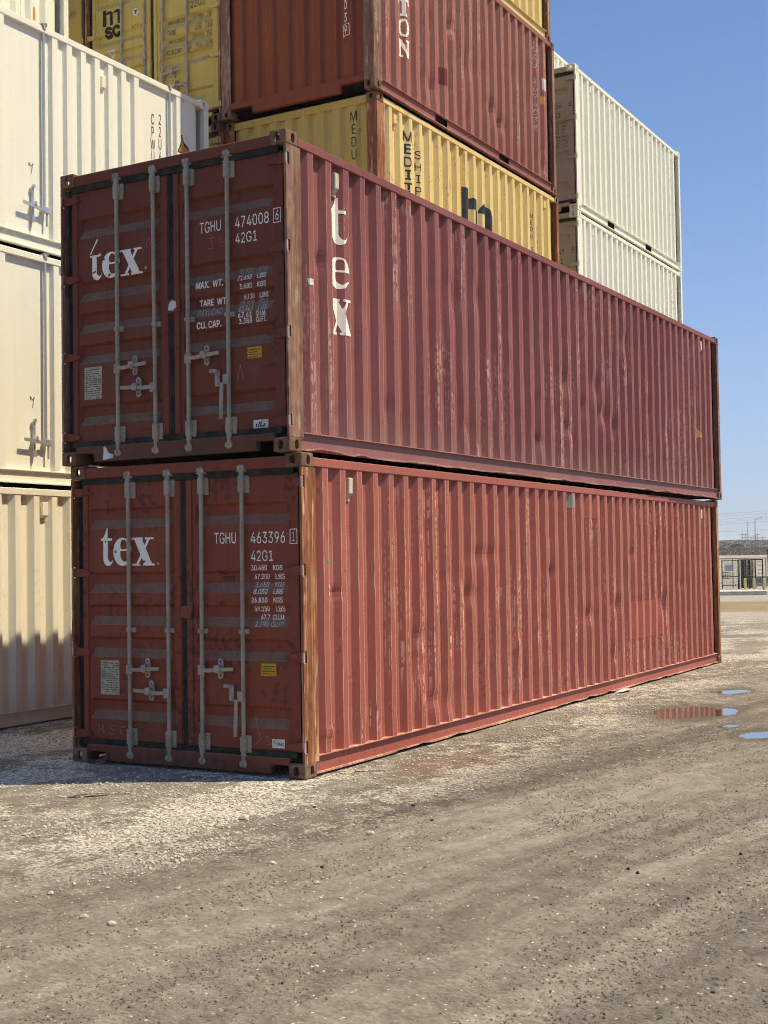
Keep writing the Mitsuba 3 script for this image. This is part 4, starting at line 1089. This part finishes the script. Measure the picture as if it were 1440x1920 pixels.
def stones(n, sampler, r0, r1, seed, flat=0.6):
    q = np.random.default_rng(seed); mb = MB(); k = 0
    V0, F0 = ICO.vertices, ICO.faces
    xy = sampler(q, n); z = ground_z(xy[:, 0], xy[:, 1])
    r = r0 + (r1 - r0) * q.random(len(xy)) ** 3
    for i in range(len(xy)):
        s = np.array([1, q.uniform(0.6, 1.0), flat * q.uniform(0.6, 1.2)]) * r[i]
        t = q.uniform(0, 6.28); V = V0 * q.uniform(0.75, 1.2, V0.shape[0])[:, None] * s
        V = np.stack([V[:, 0] * math.cos(t) - V[:, 1] * math.sin(t), V[:, 0] * math.sin(t) + V[:, 1] * math.cos(t), V[:, 2]], 1)
        mb.add(V + [xy[i, 0], xy[i, 1], z[i] + 0.25 * r[i]], F0)
    return mb


def free(xy):
    inB = (xy[:, 0] > -W - 0.02) & (xy[:, 0] < 0.02) & (xy[:, 1] > -0.02) & (xy[:, 1] < L40 + 0.02)
    inP = np.zeros(len(xy), bool)
    for (px, py, rx, ry, an) in PUDDLES:
        inP |= ((xy[:, 0] - px) / rx) ** 2 + ((xy[:, 1] - py) / ry) ** 2 < 1.0
    return xy[~inB & ~inP]


def near_boxes(q, n):
    """Mostly along the sunny side of the red pair and in front of its doors, thinning towards the tracks."""
    m = n * 4
    x = q.uniform(-2.8, 3.2, m); y = q.uniform(-4.2, 13, m)
    d = np.stack([x * 1.5, y * 1.2, x * 0 + 8], -1)
    p = soft(-(x - 0.25 * np.maximum(y, 0) * 0.2), -2.4, -0.1) * (0.18 + 0.82 * soft(meshkit.fbm(d, 2, 21), 0.42, 0.66)) * soft(y, -4.4, -2.4)
    xy = np.stack([x, y], 1)[q.random(m) < p]
    return free(xy)[:n]


def yard(q, n):
    return free(np.stack([q.uniform(-2.5, 5.0, n), q.uniform(-5.2, 9, n)], 1))


def thick(q, n):
    """A thick spill of gravel beside the near foot of the lower red container, and pale heaps in front of its doors."""
    c = [(0.35, 0.6, 0.55, 1.3), (0.1, -1.0, 0.5, 0.35), (-0.9, -0.95, 0.8, 0.3), (0.25, -1.9, 0.25, 0.35), (0.6, 3.2, 0.6, 2.0), (0.45, 6.5, 0.4, 2.0), (-0.3, -2.2, 0.5, 0.3), (0.75, -2.5, 0.12, 0.5)]
    k = q.integers(0, len(c), n); C = np.array(c)[k]
    return free(np.stack([C[:, 0] + C[:, 2] * q.normal(0, 0.7, n), C[:, 1] + C[:, 3] * q.normal(0, 0.7, n)], 1))


gv = stones(4200, near_boxes, 0.004, 0.020, 1)
for st in (stones(5200, thick, 0.003, 0.017, 5), stones(420, yard, 0.004, 0.018, 2)):
    V, Fc, U = st.done(); gv.add(V, Fc, U)
obj('gravel', gv, 'limestone'); labels['gravel'] = {'kind': 'stuff', 'label': 'loose pale limestone gravel strewn over the dirt', 'category': 'gravel'}


def rough_zone(q, n):
    m = n * 5
    x, y = q.uniform(-0.5, 5.2, m), q.uniform(-5.3, 4.5, m); a, l = rut_coords(x, y)
    f = meshkit.fbm(np.stack([a * 2.4, l * 0.8, x * 0 + 4.4], -1), 3, 6) + 0.07 * np.clip((x - 1.2) / 2.5, -1, 1)
    f += 0.10 * (meshkit.noise(np.stack([x * 9, y * 9, x * 0], -1), 4) - 0.5)
    p = soft(f, 0.38, 0.70) * soft(x, 0.0, 1.4)
    return free(np.stack([x, y], 1)[q.random(m) < p])[:n]


OCT = trimesh.Trimesh([[1, 0, 0], [-1, 0, 0], [0, 1, 0], [0, -1, 0], [0, 0, 1], [0, 0, -1]], [[0, 2, 4], [2, 1, 4], [1, 3, 4], [3, 0, 4], [2, 0, 5], [1, 2, 5], [3, 1, 5], [0, 3, 5]], process=False)


def crumbs(n, sampler, r0, r1, seed):
    """Many small eight-sided crumbs, all at once."""
    q = np.random.default_rng(seed); xy = sampler(q, n); k = len(xy)
    r = r0 + (r1 - r0) * q.random(k) ** 3.5
    V = OCT.vertices[None] * q.uniform(0.6, 1.25, (k, 6, 1)) * r[:, None, None] * np.stack([np.ones(k) * 1.2, q.uniform(0.6, 1, k), q.uniform(0.5, 0.95, k)], 1)[:, None, :]
    t = q.uniform(0, 6.28, k)[:, None]
    V = np.stack([V[..., 0] * np.cos(t) - V[..., 1] * np.sin(t), V[..., 0] * np.sin(t) + V[..., 1] * np.cos(t), V[..., 2]], -1)
    V += np.stack([xy[:, 0], xy[:, 1], ground_z(xy[:, 0], xy[:, 1]) + 0.3 * r], 1)[:, None, :]
    return MB().add(V.reshape(-1, 3), (OCT.faces[None] + 6 * np.arange(k)[:, None, None]).reshape(-1, 3))


mat('mud', grime((0.185, 0.167, 0.138), (0.12, 0.107, 0.086), 25, 0.7), 0.95)
obj('mud_crumbs', crumbs(60000, rough_zone, 0.0014, 0.0085, 31), 'mud')
labels['mud_crumbs'] = {'kind': 'stuff', 'label': 'churned mud crumbs along the wheel tracks', 'category': 'mud'}
obj('pale_grit', crumbs(22000, lambda q, n: np.vstack([near_boxes(q, n // 2), thick(q, n // 2)]), 0.0018, 0.008, 33), 'limestone')
labels['pale_grit'] = {'kind': 'stuff', 'label': 'fine pale grit among the gravel by the red containers', 'category': 'grit'}
cl = stones(90, lambda q, n: free(np.stack([q.uniform(0.4, 5.0, n), q.uniform(-5.2, 3, n)], 1)), 0.004, 0.016, 9, 0.8)
obj('dirt_clods', cl, 'dark_clod'); labels['dirt_clods'] = {'kind': 'stuff', 'label': 'small dark clods of mud on the wheel tracks', 'category': 'mud'}
BIG = [(1.24, -3.88, 0.020, 'pale stone farther left of the two in the bottom left foreground'), (1.44, -3.91, 0.019, 'pale stone farther right of the two in the bottom left foreground'), (0.49, -1.51, 0.030, 'largest pale stone in front of the red doors'), (1.50, -1.57, 0.024, 'pale stone right of the gravel heap in front of the red doors'), (1.42, -2.54, 0.022, 'pale stone in the middle foreground, just left of the wheel tracks')]
for i, (x, y, r, lab) in enumerate(BIG):
    q = np.random.default_rng(100 + i); S = trimesh.creation.icosphere(2)
    V = S.vertices * (0.75 + 0.5 * meshkit.fbm(S.vertices * 1.6 + i * 9, 2))[:, None] * r * [1.25, 1.0, 0.7]
    k = obj('stone', MB().add(V + [x, y, float(ground_z(np.array(x), np.array(y))) + 0.3 * r], S.faces), 'limestone')
    labels[k] = {'label': lab, 'category': 'stone'}

# puddles --------------------------------------------------------------
scene['puddle_water'] = {'type': 'thindielectric', 'int_ior': 1.45}
PL = ['larger muddy puddle mirroring the red container side', 'pale tongue of water at the right end of the mirror puddle', 'small bright puddle farther off beside the red container', 'bright puddle at the right edge', 'smallest puddle, between the mirror puddle and the right edge']
for i, (px, py, rx, ry, an) in enumerate(PUDDLES):
    t = np.linspace(0, 2 * np.pi, 200, endpoint=False)
    rr = 0.45 + 0.95 * (meshkit.fbm(np.stack([np.cos(t) * 2.4, np.sin(t) * 2.4, t * 0 + i * 3.7], -1), 4, 2))
    u, v = rx * rr * np.cos(t), ry * rr * np.sin(t); a = math.radians(an)
    x, y = px + u * math.cos(a) - v * math.sin(a), py + u * math.sin(a) + v * math.cos(a)
    lev = float(far_drop(np.array(px), np.array(py))) - 0.009
    V = np.vstack([np.stack([x, y, np.full(200, lev)], 1), [[px, py, lev]]]); j = np.arange(200)
    k = obj('puddle', MB().add(V, np.stack([j, (j + 1) % 200, j * 0 + 200], 1)), 'puddle_water')
    labels[k] = {'kind': 'structure', 'label': PL[i], 'category': 'puddle'}

# scraps ----------------------------------------------------------------
mb = MB(); V, Fc = bar([(-1.17, -1.40, 0.012), (-1.08, -1.30, 0.022), (-0.99, -1.19, 0.016)], 0.05, 0.012, 'x'); mb.add(V, Fc)
k = obj('wood_scrap', mb, 'dark_casting'); labels[k] = {'label': 'flat dark scrap lying on the pale gravel in front of the doors', 'category': 'scrap'}
mb = MB(); mb.add(*bar([(0.06, 7.15, 0.015), (0.10, 7.35, 0.04), (0.05, 7.55, 0.02)], 0.10, 0.008, 'x'))
k = obj('litter', mb, 'white_paper'); labels[k] = {'label': 'crumpled white scrap at the foot of the lower red container', 'category': 'litter'}
mb = MB(); mb.add(*bar([(0.16, 0.52, 0.012), (0.24, 0.60, 0.028), (0.34, 0.66, 0.012)], 0.06, 0.015, 'x'))
k = obj('litter', mb, 'pale_steel'); labels[k] = {'label': 'grey scrap by the near foot of the lower red container', 'category': 'litter'}

# ------------------------------------------------------------------ the far side of the yard
mat('bollard_yellow', grime((0.60, 0.53, 0.18), (0.42, 0.36, 0.14), 6, 0.6), 0.6)
mat('concrete', grime((0.46, 0.43, 0.37), (0.33, 0.30, 0.26), 3, 0.6), 0.9)
mat('fence_black', [0.035, 0.033, 0.034], 0.6)
mat('fence_pale', [0.40, 0.39, 0.36], 0.6)
mat('sign_grey', [0.40, 0.44, 0.50], 0.6)
mat('rotor_brown', [0.075, 0.06, 0.05], 0.7)
mat('far_grey', [0.13, 0.14, 0.15], 0.8)
mat('road_concrete', [0.085, 0.095, 0.105], 0.9)
mat('pole_grey', [0.15, 0.16, 0.18], 0.8)
mat('wire_grey', [0.08, 0.09, 0.10], 0.8)
mat('foliage_far', grime((0.20, 0.20, 0.175), (0.15, 0.155, 0.14), 0.6, 0.8), 0.95)  # greyed and lightened, haze put into the leaf colour
mat('brush_far', grime((0.13, 0.12, 0.085), (0.07, 0.065, 0.05), 0.9, 0.9), 0.95)
mat('car_red', [0.17, 0.022, 0.03], 0.35)
mat('car_glass', [0.03, 0.035, 0.04], 0.1)
f2 = np.array([-math.sin(YAW), math.cos(YAW), 0.0]); r2 = np.array([math.cos(YAW), math.sin(YAW), 0.0])


def far_at(d, s):
    """The ground point d metres ahead of the spot where one stands and s metres to the right."""
    p = np.array([CAM[0], CAM[1], 0]) + d * f2 + s * r2
    return p[0], p[1], float(far_drop(np.array(p[0]), np.array(p[1]))) if d < 200 else -1.15


def far_tw(d, s, yaw=0.0):
    x, y, z = far_at(d, s)
    return T4().translate([x, y, z]).rotate([0, 0, 1], math.degrees(YAW + yaw))


# kerbed concrete island with bollards
island = Polygon([(-12, 0), (0, 0), (0.5, 0.6), (0.5, 4), (-12, 4)])
mb = MB(); mb.poly(island.buffer(-0.05), 0.235, 0.26, lambda a, b, c: np.stack([a, b, c], -1))
mb.poly(island, 0, 0.235, lambda a, b, c: np.stack([a, b, c], -1))
obj('traffic_island', mb, 'concrete', far_tw(84, 24.35)); labels['traffic_island'] = {'label': 'low concrete island with a kerb in front of the yellow bollards', 'category': 'kerb'}
for i, (s, lab) in enumerate(((24.1, 'leftmost yellow bollard in front of the turnstile'), (24.7, 'middle yellow bollard in front of the turnstile'), (25.0, 'rightmost yellow bollard in front of the turnstile'))):
    b = MB().cyl((0, 0, 0), (0, 0, 1.02), 0.085, 14); b.cyl((0, 0, 1.02), (0, 0, 1.06), 0.085, 14, 0.04)
    k = obj('bollard', b, 'bollard_yellow', far_tw(88 - 1.3 * (i == 2), s)); labels[k] = {'label': lab, 'category': 'bollard'}
# turnstile cage
K = 'turnstile'; M = far_tw(103, 28.65, 0.12); labels[K] = {'label': 'full height black turnstile cage with a ribbed rotor', 'category': 'turnstile'}
b = MB()
for x in (-0.72, 0.70):
    for y in (-0.7, 0.7):
        b.box(x - 0.035, x + 0.035, y - 0.035, y + 0.035, 0, 2.3)
for y in (-0.7, 0.7):
    b.box(-0.75, 0.73, y - 0.04, y + 0.04, 2.25, 2.33)
for x in (-0.72, 0.70):
    b.box(x - 0.03, x + 0.03, -0.7, 0.7, 2.26, 2.32)
for z in np.arange(0.3, 2.2, 0.3):
    b.box(0.3, 0.70, -0.72, -0.69, z, z + 0.035)
obj(K + '__frame', b, 'fence_black', M)
b = MB()
for t in np.linspace(0, math.pi, 20):
    x, y = -0.1 - 0.6 * math.sin(t), -0.65 * math.cos(t)
    b.cyl((x, y, 0.08), (x, y, 2.25), 0.035, 6)
obj(K + '__barrier', b, 'fence_black', M)
b = MB().cyl((-0.1, 0, 0), (-0.1, 0, 2.25), 0.07, 10)
for a in (0.3, 2.4, 4.5):
    for z in np.arange(0.15, 2.15, 0.085):
        b.cyl((-0.1, 0, z), (-0.1 + 0.55 * math.cos(a), 0.6 * math.sin(a), z), 0.024, 6)
obj(K + '__rotor', b, 'rotor_brown', M)
# wire gate with a sign
K = 'gate'; M = far_tw(103, 27.1, 0.05); labels[K] = {'label': 'thin framed wire gate with a grey sign, left of the turnstile', 'category': 'gate'}
b = MB()
for x in (-0.69, 0.69):
    b.box(x - 0.025, x + 0.025, -0.03, 0.03, 0, 2.28)
for z in (0.28, 0.95, 2.2):
    b.box(-0.69, 0.69, -0.025, 0.025, z, z + 0.06)
obj(K + '__frame', b, 'fence_black', M)
b = MB()
for x in np.arange(-0.65, 0.68, 0.08):
    b.box(x - 0.004, x + 0.004, -0.01, 0.0, 0.1, 2.2)
obj(K + '__mesh_wires', b, 'fence_black', M); labels[K + '__mesh_wires'] = {'kind': 'stuff'}
b = MB().box(-0.46, 0.22, -0.06, -0.035, 1.42, 1.9); obj(K + '__sign', b, 'sign_grey', M)
b = MB()
for x in np.arange(-0.62, 0, 0.18):
    b.box(x - 0.02, x + 0.02, -0.05, -0.03, 0.8, 1.35)
for z in (0.8, 1.05, 1.3):
    b.box(-0.66, -0.08, -0.055, -0.03, z, z + 0.04)
obj(K + '__lattice', b, 'fence_black', M)
# chain link fence run with barbed wire arms
K = 'chain_link_fence'; M = far_tw(106, 29.0, 0.05); labels[K] = {'label': 'pale fence line behind the gate and turnstile with barbed wire arms', 'category': 'fence'}
for i, x in enumerate(np.arange(-5, 8.1, 1.35)):
    b = MB().box(x - 0.035, x + 0.035, -0.035, 0.035, 0, 2.45 if i % 3 == 0 else 2.35)
    obj(K + '__post', b, 'fence_pale', M)
    b = MB().add(*bar([(x, 0, 2.42), (x - 0.22, -0.25, 2.78)], 0.05, 0.05)); obj(K + '__barbed_arm', b, 'fence_pale', M)
obj(K + '__top_rail', MB().box(-5, 8.1, -0.03, 0.03, 2.36, 2.44), 'fence_pale', M)
b = MB()
for x in np.arange(-5, 8.1, 0.12):
    b.box(x - 0.005, x + 0.005, -0.005, 0.005, 0.05, 2.4)
for z in np.arange(0.2, 2.4, 0.3):
    b.box(-5, 8.1, -0.006, 0.006, z, z + 0.012)
obj(K + '__mesh_wires', b, 'fence_pale', M); labels[K + '__mesh_wires'] = {'kind': 'stuff'}
b = MB().cbox(-0.10, 0.10, -0.1, 0.1, 0, 2.9, 0.01); b.box(-0.16, 0.16, -0.16, 0.16, 0, 0.06); b.cbox(-0.12, 0.12, -0.12, 0.12, 2.9, 2.96, 0.01)
obj('gate_post', b, 'fence_black', far_tw(89, 26.05)); labels['gate_post'] = {'label': 'thick black steel gate post cut by the right edge of the picture', 'category': 'post'}
# low grey barrier right of the turnstile, and rusty heaps behind the fence
b = MB(); b.poly(Polygon([(-0.3, 0), (0.3, 0), (0.12, 0.3), (0.09, 0.85), (-0.09, 0.85), (-0.12, 0.3)]), -1.6, 1.6, lambda a, b_, c: np.stack([c, a, b_], -1))
obj('concrete_barrier', b, 'far_grey', far_tw(112, 32.2)); labels['concrete_barrier'] = {'label': 'low dark barrier block behind the right end of the fence', 'category': 'barrier'}

# raised highway with its cars, lamps and guard rails
DH = 440.0
K = 'elevated_road'; M = far_tw(DH, 122, 0.0)
b = MB(); b.box(-110, 160, -4, 14, 3.4, 4.1)
obj(K + '__deck', b, 'road_concrete', M)
b = MB(); b.box(-110, 160, -4.3, -4.0, 3.45, 5.0); obj(K + '__parapet', b, 'road_concrete', M)
for x in np.arange(-96, 160, 16.0):
    b = MB().cyl((x, 5, -1.5), (x, 5, 3.0), 0.7, 10); b.box(x - 0.9, x + 0.9, -3, 13, 2.7, 3.4)
    obj(K + '__pier', b, 'road_concrete', M)
labels[K] = {'kind': 'structure', 'label': 'raised highway crossing the background', 'category': 'road'}


def car(name, d, s, z, paint, label):
    k = numbered(name); M = far_tw(d, s); M = M @ T4().translate([0, 0, z]); labels[k] = {'label': label, 'category': 'car'}
    prof = Polygon([(-2.25, 0.3), (-2.25, 0.75), (-1.5, 0.95), (-0.9, 1.42), (0.7, 1.45), (1.6, 0.98), (2.25, 0.88), (2.25, 0.3)])
    b = MB(); b.poly(prof, -0.88, 0.88, lambda a, b_, c: np.stack([a, c, b_], -1)); obj(k + '__body', b, paint, M)
    b = MB(); b.poly(Polygon([(-1.25, 0.98), (-0.8, 1.36), (0.6, 1.38), (1.3, 1.0)]), -0.90, 0.90, lambda a, b_, c: np.stack([a, c, b_], -1)); obj(k + '__windows', b, 'car_glass', M)
    for x in (-1.4, 1.4):
        for y in (-0.82, 0.82):
            obj(k + '__wheel', MB().cyl((x, y - 0.09, 0.33), (x, y + 0.09, 0.33), 0.33, 14), 'fence_black', M)


car('car', DH - 1, 117.5, 4.1 + 1.0, 'car_red', 'dark red car driving on the raised highway')
# lamps and poles
K = 'street_lamp'; M = far_tw(DH + 6, 126.0)
obj(K + '__pole', MB().cyl((0, 0, 3), (0, 0, 14.0), 0.16, 8, 0.10), 'pole_grey', M)
b = MB(); pts = [(0, 0, 13.8), (0.25, 0, 14.6), (0.9, 0, 15.0), (1.9, 0, 15.2)]
for a, c in zip(pts, pts[1:]):
    b.cyl(a, c, 0.09, 6)
obj(K + '__arm', b, 'pole_grey', M); obj(K + '__lamp_head', MB().cbox(1.8, 2.5, -0.15, 0.15, 15.1, 15.28, 0.03), 'pole_grey', M)
labels[K] = {'label': 'tall street lamp with a curved arm by the raised highway', 'category': 'street lamp'}
obj('lamp_mast', MB().cyl((0, 0, 2.4), (0, 0, 13.4), 0.17, 8, 0.07).cyl((0, 0, 13.4), (0, 0, 13.7), 0.14, 8), 'pole_grey', far_tw(DH - 2, 121.3)); labels['lamp_mast'] = {'label': 'thin straight mast left of the curved street lamp', 'category': 'mast'}
PO = [(700, 195.5), (700, 197.6), (705, 200.3), (705, 203.0), (640, 174.5), (690, 190)]
PN = ['utility pole just left of the curved street lamp', 'utility pole right beside the curved street lamp', 'second utility pole right of the curved street lamp', 'utility pole at the right edge of the skyline', 'utility pole between the straight mast and the car', 'utility pole behind the straight mast']
for i, (d, s) in enumerate(PO):
    k = numbered('utility_pole'); M = far_tw(d, s); hgt = 12.5 + (i % 3) * 0.8
    obj(k + '__pole', MB().cyl((0, 0, 0), (0, 0, hgt), 0.22, 8, 0.14), 'pole_grey', M)
    b = MB().box(-1.5, 1.5, -0.1, 0.1, hgt - 0.9, hgt - 0.65); b.box(-1.2, 1.2, -0.1, 0.1, hgt - 2.3, hgt - 2.1); obj(k + '__cross_arm', b, 'pole_grey', M)
    labels[k] = {'label': PN[i], 'category': 'utility pole'}
# power lines sagging across the sky
for i, (z0, z1) in enumerate(((9.4, 11.2), (9.0, 10.7), (8.5, 10.2), (8.1, 9.7), (7.8, 9.1), (6.6, 7.5), (5.2, 5.9))):
    A = np.array(far_at(215, 40)); Bq = np.array(far_at(245, 96)); A[2] = z0 - 1.2; Bq[2] = z1 + 1.2; b = MB(); ts = np.linspace(0, 1, 15)
    P = A + (Bq - A) * ts[:, None]; P[:, 2] -= 1.2 * 4 * ts * (1 - ts) * 0.8
    for a, c in zip(P, P[1:]):
        b.cyl(a, c, 0.014, 5)
    k = obj('power_line', b, 'wire_grey'); labels[k] = {'label': ('topmost', 'second highest', 'third highest', 'middle', 'third lowest', 'second lowest', 'lowest')[i] + ' of the thin sagging power lines in the pale sky', 'category': 'power line', 'group': 'power lines in the sky at the right'}


# tree lines -------------------------------------------------------------
def leaf_mass(seed, n, sampler, size):
    q = np.random.default_rng(seed); c = sampler(q, n)
    a = q.normal(0, 1, (len(c), 3, 3)); a /= np.linalg.norm(a, axis=2, keepdims=True)
    V = c[:, None, :] + a * (size * q.uniform(0.5, 1.2, len(c)))[:, None, None]
    return MB().add(V.reshape(-1, 3), np.arange(len(c) * 3).reshape(-1, 3))


def strip(d0, d1, s0, s1, hfun):
    def f(q, n):
        d = q.uniform(d0, d1, n); s = q.uniform(s0, s1, n)
        hh = hfun(s) * (0.6 + 0.4 * q.random(n))
        p = np.array([CAM[0], CAM[1], 0]) + d[:, None] * f2 + s[:, None] * r2
        p[:, 2] = far_drop(p[:, 0], p[:, 1]) + hh * q.random(n) ** 0.7
        return p
    return f


hs = lambda base, amp, fr_, sd_: (lambda s: base + amp * (meshkit.fbm(np.stack([s * fr_, s * 0, s * 0 + sd_], -1), 3, 4) - 0.5) * 2)
obj('far_tree_line', leaf_mass(1, 26000, strip(520, 560, 100, 190, lambda s: np.where(s < 150, 1.0, 0.82) * hs(6.2, 2.0, 0.12, 1)(s)), 0.9), 'foliage_far')
labels['far_tree_line'] = {'kind': 'stuff', 'label': 'hazy line of far trees beyond the highway', 'category': 'trees'}
obj('roadside_brush', leaf_mass(2, 9000, strip(405, 430, 85, 150, hs(1.5, 0.5, 0.3, 2)), 0.4), 'brush_far')
labels['roadside_brush'] = {'kind': 'stuff', 'label': 'low brown brush below the raised highway', 'category': 'brush'}
K = 'warehouse'; M = far_tw(640, 178); labels[K] = {'label': 'low grey warehouse on the skyline at the right edge', 'category': 'building'}
obj(K + '__wall', MB().box(-12, 40, 0, 30, -1, 9.2), 'far_grey', M); obj(K + '__roof', MB().box(-12.5, 40.5, -0.5, 30.5, 9.2, 9.9), 'pole_grey', M)
for x in np.arange(-9, 38, 8):
    obj(K + '__dock_door', MB().box(x, x + 4, -0.12, -0.02, 0, 5), 'road_concrete', M)

# air: thin haze over the whole yard and out to the skyline
scene['air'] = {'type': 'homogeneous', 'albedo': {'type': 'rgb', 'value': [0.95, 0.955, 0.96]}, 'sigma_t': 0.0003}
scene['haze'] = {'type': 'cube', 'to_world': T4().translate([0, 200, 7.6]).scale([2400, 2600, 9.9]), 'bsdf': {'type': 'null'}, 'interior': {'type': 'ref', 'id': 'air'}}
scene['camera']['medium'] = {'type': 'ref', 'id': 'air'}
labels['haze'] = {'kind': 'stuff', 'label': 'thin dusty haze over the yard and the far road', 'category': 'haze'}
